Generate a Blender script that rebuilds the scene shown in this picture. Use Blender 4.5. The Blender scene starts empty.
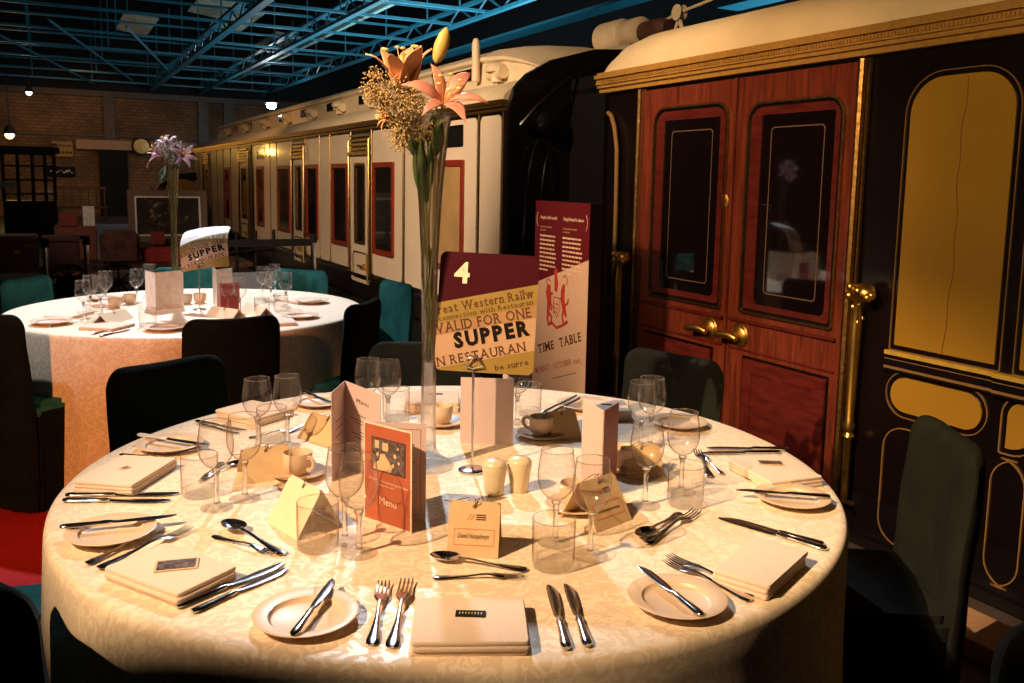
import bpy, bmesh, math, random
from mathutils import Vector, Matrix
random.seed(7)
PI = math.pi
SC = bpy.context.scene
COL = SC.collection

# ------------------------------------------------------------------ camera
F_PX, Y0, PITCH, ROLL, CAM_H = 878.3, 290.0, 0.12223, 0.01921, 1.4536
_cp, _sp = math.cos(PITCH), math.sin(PITCH)
_F = Vector((0, _cp, -_sp)); _U = Vector((0, _sp, _cp)); _R = Vector((1, 0, 0))
R2 = _R*math.cos(ROLL) + _U*math.sin(ROLL)
U2 = -_R*math.sin(ROLL) + _U*math.cos(ROLL)
camd = bpy.data.cameras.new('camera'); cam = bpy.data.objects.new('camera', camd); COL.objects.link(cam)
cam.matrix_world = Matrix(((R2.x, U2.x, -_F.x, 0), (R2.y, U2.y, -_F.y, 0), (R2.z, U2.z, -_F.z, CAM_H), (0, 0, 0, 1)))
camd.sensor_width = 36; camd.lens = F_PX/1024*36; camd.shift_y = -(341.5-Y0)/1024
camd.clip_end = 200; camd.clip_start = .05
SC.camera = cam
def at(px, py, z=.75):
    """point of the photograph -> point on the horizontal plane z"""
    d = _F + R2*((px-512)/F_PX) - U2*((py-Y0)/F_PX)
    t = (z-CAM_H)/d.z
    return Vector((0, 0, CAM_H)) + d*t

# building frame: local x = v (towards the train), local y = u (along the platform)
BA = 0.4883
def bw(v, u, z=0):
    c, s = math.cos(BA), math.sin(BA)
    return Vector((v*c-u*s, v*s+u*c, z))

# ------------------------------------------------------------------ materials
def nmat(name):
    m = bpy.data.materials.new(name); m.use_nodes = True
    nt = m.node_tree; b = nt.nodes['Principled BSDF']
    return m, nt, b
def N(nt, t, **k):
    n = nt.nodes.new(t)
    for a, v in k.items():
        if a in n.inputs: n.inputs[a].default_value = v
        else: setattr(n, a, v)
    return n
def ramp(nt, stops, fac):
    r = nt.nodes.new('ShaderNodeValToRGB')
    el = r.color_ramp.elements
    while len(el) < len(stops): el.new(.5)
    for e, (p, c) in zip(el, stops):
        e.position = p; e.color = (*c, 1)
    nt.links.new(fac, r.inputs[0]); return r
def mat(name, col, rough=.6, metal=0., var=.12, scale=30., bump=0., spec=.5, coat=0., stretch=None):
    m, nt, b = nmat(name)
    tc = N(nt, 'ShaderNodeTexCoord')
    src = tc.outputs['Object']
    if stretch:
        mp = N(nt, 'ShaderNodeMapping'); mp.inputs['Scale'].default_value = stretch
        nt.links.new(src, mp.inputs[0]); src = mp.outputs[0]
    no = N(nt, 'ShaderNodeTexNoise', Scale=scale, Detail=3.)
    nt.links.new(src, no.inputs['Vector'])
    c = Vector(col)
    r = ramp(nt, [(.3, tuple(c*(1-var))), (.7, tuple(min(1, x*(1+var)) for x in c))], no.outputs['Fac'])
    nt.links.new(r.outputs[0], b.inputs['Base Color'])
    b.inputs['Roughness'].default_value = rough; b.inputs['Metallic'].default_value = metal
    b.inputs['Specular IOR Level'].default_value = spec
    b.inputs['Coat Weight'].default_value = coat; b.inputs['Coat Roughness'].default_value = .06
    if bump:
        bp = N(nt, 'ShaderNodeBump', Strength=bump, Distance=.01)
        nt.links.new(no.outputs['Fac'], bp.inputs['Height']); nt.links.new(bp.outputs[0], b.inputs['Normal'])
    return m
def emat(name, col, s):
    m, nt, b = nmat(name)
    b.inputs['Base Color'].default_value = (*col, 1)
    b.inputs['Emission Color'].default_value = (*col, 1); b.inputs['Emission Strength'].default_value = s
    return m
def damask(name, a, c, scale):
    m, nt, b = nmat(name)
    tc = N(nt, 'ShaderNodeTexCoord')
    n1 = N(nt, 'ShaderNodeTexNoise', Scale=scale, Detail=1.5, Distortion=2.2)
    nt.links.new(tc.outputs['Object'], n1.inputs['Vector'])
    r = ramp(nt, [(.47, a), (.50, c)], n1.outputs['Fac'])
    n2 = N(nt, 'ShaderNodeTexNoise', Scale=scale*2.3, Detail=1., Distortion=3.)
    nt.links.new(tc.outputs['Object'], n2.inputs['Vector'])
    r2 = ramp(nt, [(.42, (1, 1, 1)), (.45, (.95, .93, .9)), (.50, (.95, .93, .9)), (.53, (1, 1, 1))], n2.outputs['Fac'])
    mx = N(nt, 'ShaderNodeMix', data_type='RGBA', blend_type='MULTIPLY'); mx.inputs[0].default_value = 1
    nt.links.new(r.outputs[0], mx.inputs[6]); nt.links.new(r2.outputs[0], mx.inputs[7])
    nt.links.new(mx.outputs[2], b.inputs['Base Color'])
    rr_ = ramp(nt, [(.47, (.42,)*3), (.50, (.62,)*3)], n1.outputs['Fac'])
    nt.links.new(rr_.outputs[0], b.inputs['Roughness'])
    b.inputs['Sheen Weight'].default_value = .15
    return m
def wood(name, a, c, scale=6., stretch=(8, 8, .7), rough=.28, coat=.4):
    m, nt, b = nmat(name)
    tc = N(nt, 'ShaderNodeTexCoord'); mp = N(nt, 'ShaderNodeMapping'); mp.inputs['Scale'].default_value = stretch
    nt.links.new(tc.outputs['Object'], mp.inputs[0])
    no = N(nt, 'ShaderNodeTexNoise', Scale=scale, Detail=5., Distortion=.6)
    nt.links.new(mp.outputs[0], no.inputs['Vector'])
    r = ramp(nt, [(.3, a), (.7, c)], no.outputs['Fac'])
    nt.links.new(r.outputs[0], b.inputs['Base Color'])
    b.inputs['Roughness'].default_value = rough; b.inputs['Coat Weight'].default_value = coat
    return m
def thin_glass(name, tint=(.985, .975, .965)):
    m, nt, b = nmat(name); nt.nodes.remove(b)
    out = nt.nodes['Material Output']
    lw = N(nt, 'ShaderNodeLayerWeight', Blend=.5)
    tr = N(nt, 'ShaderNodeBsdfTransparent')
    cr = ramp(nt, [(0, tint), (.55, (.94, .91, .89)), (.80, (.62, .50, .43)), (.95, (.16, .09, .065))], lw.outputs['Facing'])
    nt.links.new(cr.outputs[0], tr.inputs[0])
    gl = N(nt, 'ShaderNodeBsdfGlossy', Roughness=.055)
    fr = ramp(nt, [(0, (.06,)*3), (.5, (.11,)*3), (.82, (.32,)*3), (1, (.6,)*3)], lw.outputs['Facing'])
    mx = N(nt, 'ShaderNodeMixShader')
    nt.links.new(fr.outputs[0], mx.inputs[0]); nt.links.new(tr.outputs[0], mx.inputs[1]); nt.links.new(gl.outputs[0], mx.inputs[2])
    df = N(nt, 'ShaderNodeBsdfTranslucent'); df.inputs[0].default_value = (.9, .85, .8, 1)
    d2 = N(nt, 'ShaderNodeBsdfDiffuse'); d2.inputs[0].default_value = (.9, .85, .8, 1)
    ad = N(nt, 'ShaderNodeMixShader'); nt.links.new(df.outputs[0], ad.inputs[1]); nt.links.new(d2.outputs[0], ad.inputs[2])
    er = ramp(nt, [(0, (.004,)*3), (.80, (.025,)*3), (.93, (.13,)*3), (1, (.40,)*3)], lw.outputs['Facing'])
    m2 = N(nt, 'ShaderNodeMixShader'); nt.links.new(er.outputs[0], m2.inputs[0]); nt.links.new(mx.outputs[0], m2.inputs[1]); nt.links.new(ad.outputs[0], m2.inputs[2])
    nt.links.new(m2.outputs[0], out.inputs[0])
    return m
def solid_glass(name, col=(1, 1, 1), clear=.35):
    m, nt, b = nmat(name)
    b.inputs['Base Color'].default_value = (*col, 1); b.inputs['Transmission Weight'].default_value = 1
    b.inputs['Roughness'].default_value = .0; b.inputs['IOR'].default_value = 1.42
    tr = N(nt, 'ShaderNodeBsdfTransparent'); tr.inputs[0].default_value = (.97, .96, .94, 1)
    mx = N(nt, 'ShaderNodeMixShader'); mx.inputs[0].default_value = clear
    nt.links.new(b.outputs[0], mx.inputs[1]); nt.links.new(tr.outputs[0], mx.inputs[2])
    nt.links.new(mx.outputs[0], nt.nodes['Material Output'].inputs[0])
    return m
M = {}
M['cloth'] = damask('damask_cloth', (.88, .74, .54), (.76, .60, .42), 30)
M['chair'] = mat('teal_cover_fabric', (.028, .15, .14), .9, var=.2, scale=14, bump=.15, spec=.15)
M['chair_shaded'] = mat('shaded_cover_fabric', (.011, .012, .009), .9, var=.2, scale=14, bump=.15, spec=.15)  # same teal covers, with dim light put into the colour
M['chair_deep_shade'] = mat('deep_shade_cover_fabric', (.006, .008, .007), .9, var=.3, scale=14, bump=.15, spec=.12)  # teal covers again, colour darkened to nearly black for the unlit chairs
M['napkin'] = mat('cream_linen', (.74, .58, .45), .8, var=.04, scale=220, bump=.05, spec=.2)
M['china'] = mat('cream_china', (.66, .49, .33), .42, var=.03, scale=10, coat=.12)
M['shaker'] = mat('shaker_china', (.68, .56, .36), .3, var=.05, scale=20, coat=.3)
M['silver'] = mat('polished_silver', (.62, .60, .60), .16, 1., var=.06, scale=40)
M['pearl'] = mat('pale_handle', (.8, .74, .68), .3, .3)
M['thin'] = thin_glass('thin_glass'); M['glass'] = solid_glass('solid_glass'); M['foot_glass'] = solid_glass('foot_glass', clear=.75)
M['card'] = mat('cream_card', (.80, .66, .45), .6, var=.03)
M['kraft'] = mat('tan_label_card', (.62, .42, .22), .7, var=.06)
M['string'] = mat('brown_string', (.20, .11, .06), .9)
M['menu_in'] = mat('pinkish_menu_card', (.58, .44, .41), .6, var=.02)
M['menu_or'] = mat('orange_menu_cover', (.42, .10, .04), .5, var=.04)
M['menu_red'] = mat('maroon_menu_cover', (.25, .035, .03), .45, var=.04)
M['brown_ink'] = mat('brown_ink', (.10, .04, .02), .9, spec=.1)
M['black_ink'] = mat('black_ink', (.012, .008, .006), .9, spec=.1)
M['gold_ink'] = mat('pale_ink', (.80, .62, .45), .6)
M['orange_ink'] = mat('orange_ink', (.55, .16, .05), .6)
M['maroon'] = mat('maroon_print', (.045, .003, .008), .8, var=.05, spec=.12)
M['tan_print'] = mat('tan_print', (.33, .175, .075), .6, var=.07, scale=12)
M['pink_print'] = mat('buff_print', (.44, .27, .16), .6, var=.05, scale=12)
M['yellow_print'] = mat('mustard_print', (.26, .165, .03), .6, var=.07, scale=12)
M['banner_white'] = mat('banner_pale', (.72, .50, .38), .6, var=.03)
M['crest_red'] = mat('crest_red', (.50, .045, .03), .6)
M['tag_black'] = mat('tag_dark_green', (.014, .018, .007), .8, spec=.15)
M['tag_photo'] = mat('small_photo_print', (.10, .07, .06), .35, var=.9, scale=90)
M['brass'] = mat('polished_brass', (.85, .52, .14), .34, 1., var=.1, scale=60)
M['brass_dark'] = mat('old_brass', (.42, .24, .08), .35, 1., var=.3, scale=50, bump=.2)
M['chrome'] = mat('chrome', (.7, .68, .68), .15, 1.)
M['mahog'] = wood('mahogany', (.075, .014, .009), (.19, .038, .018))
M['mahog_red'] = wood('red_mahogany', (.060, .008, .008), (.125, .018, .013), stretch=(8, 1.2, 6))
M['door_glass'] = mat('dark_door_glass', (.006, .003, .004), .03, var=.1, spec=.9, coat=1.)
M['etched'] = mat('etched_glass_line', (.13, .08, .05), .5)
M['body_dark'] = mat('dark_coach_paint', (.005, .002, .002), .3, var=.2, scale=3, coat=.25)
M['body_black'] = mat('black_coach_paint', (.006, .004, .005), .25, var=.2, scale=3, coat=.4)
M['cream'] = mat('cream_coach_paint', (.74, .58, .40), .25, var=.03, scale=3, coat=.5)
M['yellow'] = mat('mustard_coach_paint', (.34, .185, .020), .35, var=.06, scale=3, coat=.3)
M['roof'] = mat('cream_roof_paint', (.72, .56, .34), .5, var=.07, scale=5)
M['cornice'] = mat('gilt_cornice', (.42, .22, .05), .45, .2, var=.15, scale=40)
M['gold_line'] = mat('gold_lining', (.26, .14, .045), .5, .2, var=.05)
M['red_frame'] = mat('red_window_frame', (.23, .024, .010), .25, var=.15, scale=12, coat=.5)
M['blind'] = mat('tan_blind', (.34, .20, .07), .7, var=.12, scale=6)
M['train_glass'] = mat('dark_window_glass', (.012, .010, .008), .05, spec=.8, coat=1.)
M['louvre'] = mat('brass_louvre', (.65, .42, .14), .3, .8, var=.4, scale=20)
M['tan_wood'] = mat('pale_step_wood', (.42, .24, .14), .6)
M['floor'] = mat('dark_stone_floor', (.06, .045, .04), .6, var=.25, scale=2.5)
M['carpet'] = mat('red_carpet', (.36, .016, .016), .95, var=.15, scale=60, spec=.1)
M['blue'] = mat('blue_painted_steel', (.016, .17, .26), .45, var=.12, scale=6)
M['teal_pale'] = mat('pale_teal_steel', (.30, .50, .47), .45, var=.15, scale=6)
M['ceil'] = mat('dark_roof_boards', (.012, .012, .014), .9)
M['pane'] = mat('dusty_roof_glazing', (.60, .66, .54), .6, var=.3, scale=3)
M['black'] = mat('black_iron', (.006, .005, .005), .7, spec=.2)
M['leather'] = mat('brown_leather', (.085, .032, .020), .55, var=.3, scale=8)
M['oldwood'] = wood('old_dark_wood', (.045, .020, .010), (.10, .048, .022), rough=.5, coat=0)
M['frame_wood'] = wood('picture_frame_wood', (.12, .075, .045), (.20, .13, .08), rough=.5, coat=0)
M['leaf'] = mat('leaf_green', (.035, .055, .014), .5, var=.3)
M['stem'] = mat('stem_green', (.13, .115, .022), .5, var=.2)
M['lily'] = mat('orange_pink_petal', (.74, .34, .17), .5, var=.15, scale=25)
M['lily_pink'] = mat('pink_petal', (.54, .21, .16), .5, var=.2, scale=25)
M['lily_bud'] = mat('yellow_bud', (.66, .44, .12), .5, var=.2, scale=25)
M['lily_cool'] = mat('mauve_petal', (.70, .38, .50), .5, var=.15, scale=25)
M['petal_mid'] = mat('magenta_petal_throat', (.50, .08, .08), .5)
M['gyp'] = mat('tiny_cream_blossom', (.55, .37, .16), .8, var=.25, scale=60)
M['gyp_white'] = mat('tiny_white_blossom', (.75, .74, .66), .8, var=.1, scale=60)
M['twig'] = mat('brown_twig', (.14, .09, .03), .8)
M['white_sign'] = mat('white_card', (.75, .70, .66), .6)
M['plaid'] = mat('plaid_blanket', (.10, .035, .03), .9, var=.6, scale=9)
# brick
def brick():
    m, nt, b = nmat('brown_brick')
    tc = N(nt, 'ShaderNodeTexCoord'); mp = N(nt, 'ShaderNodeMapping'); mp.inputs['Rotation'].default_value = (PI/2, 0, 0)
    nt.links.new(tc.outputs['Object'], mp.inputs[0])
    br = N(nt, 'ShaderNodeTexBrick', Scale=2.2)
    br.inputs['Color1'].default_value = (.30, .15, .06, 1); br.inputs['Color2'].default_value = (.20, .10, .045, 1)
    br.inputs['Mortar'].default_value = (.12, .08, .05, 1); br.inputs['Mortar Size'].default_value = .03
    nt.links.new(mp.outputs[0], br.inputs['Vector'])
    no = N(nt, 'ShaderNodeTexNoise', Scale=.8, Detail=4.)
    nt.links.new(tc.outputs['Object'], no.inputs['Vector'])
    r = ramp(nt, [(.3, (.5, .5, .5)), (.7, (1.2, 1.15, 1.1))], no.outputs['Fac'])
    mx = N(nt, 'ShaderNodeMix', data_type='RGBA', blend_type='MULTIPLY'); mx.inputs[0].default_value = 1
    nt.links.new(br.outputs[0], mx.inputs[6]); nt.links.new(r.outputs[0], mx.inputs[7])
    nt.links.new(mx.outputs[2], b.inputs['Base Color']); b.inputs['Roughness'].default_value = .85
    return m
M['brick'] = brick()
def painting_mat():
    m, nt, b = nmat('dark_flower_painting')
    tc = N(nt, 'ShaderNodeTexCoord')
    no = N(nt, 'ShaderNodeTexNoise', Scale=9., Detail=4., Distortion=1.)
    nt.links.new(tc.outputs['Object'], no.inputs['Vector'])
    r = ramp(nt, [(.5, (.012, .007, .006)), (.6, (.05, .03, .015)), (.68, (.28, .20, .13))], no.outputs['Fac'])
    nt.links.new(r.outputs[0], b.inputs['Base Color']); b.inputs['Roughness'].default_value = .4
    return m
M['painting'] = painting_mat()

# ------------------------------------------------------------------ mesh builder
class MB:
    def __init__(s): s.v = []; s.f = []; s.mi = []; s.cur = 0
    def add(s, vs, fs, T=None):
        o = len(s.v)
        for p in vs:
            p = Vector(p); s.v.append(T @ p if T is not None else p)
        for f in fs: s.f.append([i+o for i in f]); s.mi.append(s.cur)
    def box(s, x0, x1, y0, y1, z0, z1, T=None):
        s.add([(x0,y0,z0),(x1,y0,z0),(x1,y1,z0),(x0,y1,z0),(x0,y0,z1),(x1,y0,z1),(x1,y1,z1),(x0,y1,z1)],
              [(3,2,1,0),(4,5,6,7),(0,1,5,4),(1,2,6,5),(2,3,7,6),(3,0,4,7)], T)
        return s
    def lathe(s, prof, n=32, T=None, cap0=True, cap1=True):
        vs, fs = [], []
        for r, z in prof:
            for k in range(n):
                a = 2*PI*k/n; vs.append((r*math.cos(a), r*math.sin(a), z))
        for i in range(len(prof)-1):
            for k in range(n):
                a, b = i*n+k, i*n+(k+1) % n
                fs.append((a, b, b+n, a+n))
        if cap0 and prof[0][0] > 1e-6: fs.append(tuple(reversed(range(n))))
        if cap1 and prof[-1][0] > 1e-6: fs.append(tuple(range((len(prof)-1)*n, len(prof)*n)))
        s.add(vs, fs, T); return s
    def sphere(s, c, r, n=10, m=6, sc=(1, 1, 1), T=None):
        prof = [(max(1e-5, math.sin(PI*i/m)), -math.cos(PI*i/m)) for i in range(m+1)]
        L = Matrix.Translation(c) @ Matrix.Diagonal((r*sc[0], r*sc[1], r*sc[2], 1))
        return s.lathe(prof, n, (T @ L) if T is not None else L, False, False)
    def tube(s, pts, r, n=8, T=None, flat=1.):
        pts = [Vector(p) for p in pts]; k = len(pts)
        rs = r if isinstance(r, (list, tuple)) else [r]*k
        vs, fs = [], []
        up = Vector((0, 0, 1)); prev = None
        for i, p in enumerate(pts):
            d = (pts[min(i+1, k-1)]-pts[max(i-1, 0)]).normalized()
            if prev is None:
                a = d.cross(up)
                if a.length < 1e-3: a = d.cross(Vector((1, 0, 0)))
                a.normalize()
            else:
                a = (prev - d*prev.dot(d)).normalized()
            prev = a; b = d.cross(a)
            for j in range(n):
                t = 2*PI*j/n; vs.append(p + a*math.cos(t)*rs[i] + b*math.sin(t)*rs[i]*flat)
        for i in range(k-1):
            for j in range(n):
                a_, b_ = i*n+j, i*n+(j+1) % n
                fs.append((b_, a_, a_+n, b_+n))
        fs.append(tuple(range(n))); fs.append(tuple(reversed(range((k-1)*n, k*n))))
        s.add(vs, fs, T); return s
    def stations(s, st, n=8, T=None):
        """st: (y, x, z, halfwidth, halfthick) ellipse sections along y"""
        vs, fs = [], []; k = len(st)
        for (y, x, z, w, h) in st:
            for j in range(n):
                t = 2*PI*j/n; vs.append((x+w*math.cos(t), y, z+h*math.sin(t)))
        for i in range(k-1):
            for j in range(n):
                a, b = i*n+j, i*n+(j+1) % n
                fs.append((a, a+n, b+n, b))
        fs.append(tuple(range(n))); fs.append(tuple(reversed(range((k-1)*n, k*n))))
        s.add(vs, fs, T); return s
    def plate(s, loop, fn0, fn1, T=None):
        """solid plate between two copies of a 2D loop"""
        n = len(loop); vs = [fn0(*p) for p in loop]+[fn1(*p) for p in loop]
        fs = [tuple(range(n)), tuple(reversed(range(n, 2*n)))]+[(i, i+n, (i+1) % n+n, (i+1) % n) for i in range(n)]
        s.add(vs, fs, T); return s
    def ring(s, lo, li, fn0, fn1, T=None):
        n = len(lo); vs = [fn0(*p) for p in lo]+[fn0(*p) for p in li]+[fn1(*p) for p in lo]+[fn1(*p) for p in li]
        fs = []
        for i in range(n):
            j = (i+1) % n
            fs += [(i, j, j+n, i+n), (2*n+i, 3*n+i, 3*n+j, 2*n+j), (i, 2*n+i, 2*n+j, j), (n+i, n+j, 3*n+j, 3*n+i)]
        s.add(vs, fs, T); return s
    def build(s, name, mats, parent=None, smooth=False, bev=0, T=None, wt=True):
        me = bpy.data.meshes.new(name)
        me.from_pydata([tuple(v) for v in s.v], [], s.f)
        if not isinstance(mats, (list, tuple)): mats = [mats]
        for m in mats: me.materials.append(m)
        me.polygons.foreach_set('material_index', s.mi)
        bm = bmesh.new(); bm.from_mesh(me)
        bmesh.ops.recalc_face_normals(bm, faces=bm.faces)
        if bev:
            es = [e for e in bm.edges if len(e.link_faces) == 2 and e.calc_face_angle(0) > .6]
            bmesh.ops.bevel(bm, geom=es, offset=bev, segments=2, affect='EDGES', clamp_overlap=True)
        bm.to_mesh(me); bm.free()
        if smooth:
            me.polygons.foreach_set('use_smooth', [True]*len(me.polygons))
            try: me.set_sharp_from_angle(angle=math.radians(40))
            except Exception: pass
        o = bpy.data.objects.new(name, me); COL.objects.link(o)
        if parent is not None: o.parent = parent
        if T is not None: o.matrix_local = T
        return o
def tag(o, label=None, cat=None, group=None, kind=None):
    if label: o['label'] = label
    if cat: o['category'] = cat
    if group: o['group'] = group
    if kind: o['kind'] = kind
    return o
def thing(name, label, cat, loc=(0, 0, 0), rz=0, group=None, T=None):
    o = bpy.data.objects.new(name, None); COL.objects.link(o); o.empty_display_size = .05
    if T is not None: o.matrix_world = T
    else: o.location = loc; o.rotation_euler = (0, 0, rz)
    return tag(o, label, cat, group)
def kids(o): return [c for c in ALLKIDS.get(o.name, [])]
def copy_tree(root, label=None, loc=None, rz=None, group=None, T=None, scale=None):
    r = root.copy(); COL.objects.link(r)
    if T is not None: r.matrix_world = T
    if loc is not None: r.location = loc
    if rz is not None: r.rotation_euler = (0, 0, rz)
    if scale is not None: r.scale = (scale,)*3
    if label: r['label'] = label
    if group: r['group'] = group
    for ch in list(root.children):
        c = ch.copy(); COL.objects.link(c); c.parent = r
        for g in list(ch.children):
            d = g.copy(); COL.objects.link(d); d.parent = c
    return r
def rr(x0, x1, z0, z1, r, n=5):
    """rounded rectangle; r = number or (bl, br, tr, tl)"""
    if not isinstance(r, (list, tuple)): r = (r,)*4
    pts = []
    for (cx, cz, rad, a0) in ((x0, z0, r[0], PI), (x1, z0, r[1], 1.5*PI), (x1, z1, r[2], 0), (x0, z1, r[3], .5*PI)):
        ccx = cx+rad if cx == x0 else cx-rad; ccz = cz+rad if cz == z0 else cz-rad
        for k in range(n+1):
            a = a0+PI/2*k/n; pts.append((ccx+rad*math.cos(a), ccz+rad*math.sin(a)))
    return pts
def frame_T(origin, xdir, zdir=(0, 0, 1)):
    """matrix: local x = xdir, local y = up-ish, local z = outward normal"""
    x = Vector(xdir).normalized(); y = Vector(zdir); y = (y-x*y.dot(x)).normalized(); z = x.cross(y)
    return Matrix(((x.x, y.x, z.x, origin[0]), (x.y, y.y, z.y, origin[1]), (x.z, y.z, z.z, origin[2]), (0, 0, 0, 1)))
def text(body, name, m, parent, T, w=None, h=None, bold=0., clip=None, align='LEFT', italic=0., spacing=1., z=.0006):
    cu = bpy.data.curves.new(name, 'FONT'); cu.body = body; cu.size = 1; cu.offset = bold; cu.shear = italic
    cu.space_character = spacing; cu.resolution_u = 2; cu.align_x = 'LEFT'
    o = bpy.data.objects.new('tmp_text', cu); COL.objects.link(o)
    bpy.context.view_layer.update()
    me = bpy.data.meshes.new_from_object(o)
    bpy.data.objects.remove(o); bpy.data.curves.remove(cu)
    xs = [v.co.x for v in me.vertices]; ys = [v.co.y for v in me.vertices]
    sx = (w/(max(xs)-min(xs))) if w else None; sy = (h/(max(ys)-min(ys))) if h else None
    sx = sx or sy; sy = sy or sx; x0, y0 = min(xs), min(ys)
    off = {'LEFT': 0, 'CENTER': -.5*sx*(max(xs)-x0)}[align]
    for v in me.vertices: v.co = Vector(((v.co.x-x0)*sx+off, (v.co.y-y0)*sy, z))
    me.materials.clear(); me.materials.append(m); me.name = name
    r = bpy.data.objects.new(name, me); COL.objects.link(r); r.parent = parent
    r.matrix_local = T
    return r
def TX(x, y, rot=0., z=0.):
    return Matrix.Translation((x, y, z)) @ Matrix.Rotation(rot, 4, 'Z')

# ------------------------------------------------------------------ the setting
RB = Matrix.Rotation(BA, 4, 'Z')
def struct(name, mb, m, **k):
    o = mb.build(name, m, T=RB, **k); return tag(o, kind='structure')
struct('floor', MB().box(-12, 12, -6, 36, -.1, 0), M['floor'])
struct('wall_back', MB().box(-12, 12.2, 34, 34.4, 0, 4.15), M['brick'])
struct('trim_3', MB().box(-12, 12.2, 34.02, 34.4, 4.15, 8), M['ceil'])
struct('wall_right', MB().box(12, 12.3, -6, 34, 0, 8), M['ceil'])
struct('wall_left', MB().box(-12.3, -12, -6, 34.4, 0, 8), M['brick'])
struct('wall_front', MB().box(-12, 12, -6.3, -6, 0, 8), M['ceil'])
struct('ceiling', MB().box(-12, 12, -6, 34, 7.6, 7.8), M['ceil'])
# pilasters, string courses and a pale lintel on the brick wall
tb = MB()
for v in (1.9, 5.0, 5.9, 8.6): tb.box(v, v+.35, 33.85, 34.0, 0, 4.1)
tb.box(-6, 12, 33.9, 34, 2.75, 2.82); tb.box(-6, 12, 33.8, 34, 4.1, 4.3)
struct('trim_1', tb, M['oldwood'])
struct('trim_2', MB().box(1.0, 4.9, 33.7, 34, 2.30, 2.62), M['tan_wood'])
# dark doorway in the wall
struct('door_1', MB().box(1.7, 2.6, 33.75, 34, 0, 2.28), M['black'])

def bthing(name, label, cat, v0, u0, z0=0, group=None):
    t = thing(name, label, cat, bw(v0, u0, z0), BA, group)
    t['_o'] = (v0, u0, z0); return t
def bpart(mb, name, m, t, **k):
    o = t['_o']; return mb.build(name, m, t, T=Matrix.Translation((-o[0], -o[1], -o[2])), **k)

# ---------------- roof steelwork
GZ = 4.4
def girder(v, u0, u1, label, m, dz=.30, w=.05):
    t = bthing('lattice_girder', label, 'girder', v, u0, GZ)
    bpart(MB().box(v-w, v+w, u0, u1, GZ, GZ+.06), 'bottom_chord', m, t)
    bpart(MB().box(v-w, v+w, u0, u1, GZ+dz, GZ+dz+.06), 'top_chord', m, t)
    b = MB(); u = u0; k = 0
    while u < u1-.5:
        a, c = (GZ+.03, GZ+dz+.03) if k % 2 == 0 else (GZ+dz+.03, GZ+.03)
        b.tube([(v, u, a), (v, u+.6, c)], .022, 4); u += .6; k += 1
    bpart(b, 'lacing', m, t)
    return t
girder(3.45, 12, 33.8, 'blue lattice roof girder furthest left, running away above the far dining table', M['blue'], w=.075)
girder(5.1, 12, 33.8, 'blue lattice roof girder next to the bright lamp above the cream carriage', M['blue'], w=.06)
girder(7.15, 8, 33.8, 'blue roof girder furthest right above the cream carriage', M['blue'], w=.05)
for v, lb in ((5.8, 'pale teal roof glazing beam left of its twin'), (6.1, 'pale teal roof glazing beam right of its twin')):
    t = tag(MB().box(v-.05, v+.05, 9, 33.8, GZ+.42, GZ+.52).build('glazing_beam', M['teal_pale'], T=RB), lb+' above the cream carriage', 'beam', 'pale glazing beams')
for i, u in enumerate((13.2, 14.6, 16.1, 18.4, 21.3, 23.9, 26.4, 29.5, 32.2)):
    lab = 'blue cross tie of the roof, ' + ['nearest the camera', 'second from the camera', 'third from the camera', 'fourth from the camera', 'fifth from the camera', 'fourth from the brick wall', 'third from the brick wall', 'second from the brick wall', 'closest to the brick wall'][i]
    t = bthing('roof_tie', lab, 'beam', -5, u, GZ, 'blue cross ties under the roof')
    bpart(MB().box(-11.9, 7.3, u-.035, u+.035, GZ+.05, GZ+.10), 'lower_bar', M['blue'], t)
    bpart(MB().box(-11.9, 7.3, u-.035, u+.035, GZ+.32, GZ+.36), 'upper_bar', M['blue'], t)
    h = MB()
    for k in range(9): h.box(-7+1.7*k-.012, -7+1.7*k+.012, u-.012, u+.012, GZ+.1, GZ+1.6)
    bpart(h, 'hanger', M['blue'], t)
for i, (v0, u0, v1, u1) in enumerate(((1.6, 20, 3.4, 28), (.2, 20, 2.6, 31), (-1.4, 20, 1.6, 33))):
    tag(MB().tube([(v0, u0, GZ+.05), (v1, u1, GZ+.05)], .032, 4).build('wind_brace', M['blue'], T=RB),
        ['blue diagonal roof brace nearest the lattice girder', 'blue diagonal roof brace in the middle of three', 'blue diagonal roof brace furthest left of three'][i], 'beam', 'diagonal roof braces')
for i, (v, u) in enumerate(((4.1, 24.5), (5.0, 26.5), (7.0, 30), (2.6, 29))):
    T_ = RB @ Matrix.Translation((v, u, 5.9)) @ Matrix.Rotation(.12, 4, 'Y')
    tag(MB().box(-.45, .45, -1.7, 1.7, -.02, .02).build('roof_light_panel', M['pane'], T=T_),
        'dusty pale glazed roof panel ' + ['above the middle of the left girder', 'above the second girder', 'high over the far brick wall', 'above the right-hand girder'][i], 'skylight', 'dusty glazed roof panels')

# ---------------- coaches
W = 2.9
def S(d): return lambda u, z: (W-d, u, z)
def roof_mesh(prof, us, endf):
    """sweep profile (v,z) along u; endf(u) -> (shrink z factor)"""
    b = MB(); n = len(prof); vs = []; fs = []
    for u in us:
        f = endf(u)
        for v, z in prof:
            vs.append((4.1+(v-4.1)*f[1], u, prof[0][1]+(z-prof[0][1])*f[0]))
    for i in range(len(us)-1):
        for j in range(n-1):
            a = i*n+j; fs.append((a, a+1, a+1+n, a+n))
    fs.append(tuple(range(n))); fs.append(tuple(range((len(us)-1)*n, len(us)*n)))
    for i in range(len(us)-1): fs.append((i*n, (i+1)*n, (i+1)*n+n-1, i*n+n-1))
    b.add(vs, fs); return b
def mirror(p): return p+[(8.2-v, z) for v, z in reversed(p)]

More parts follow.
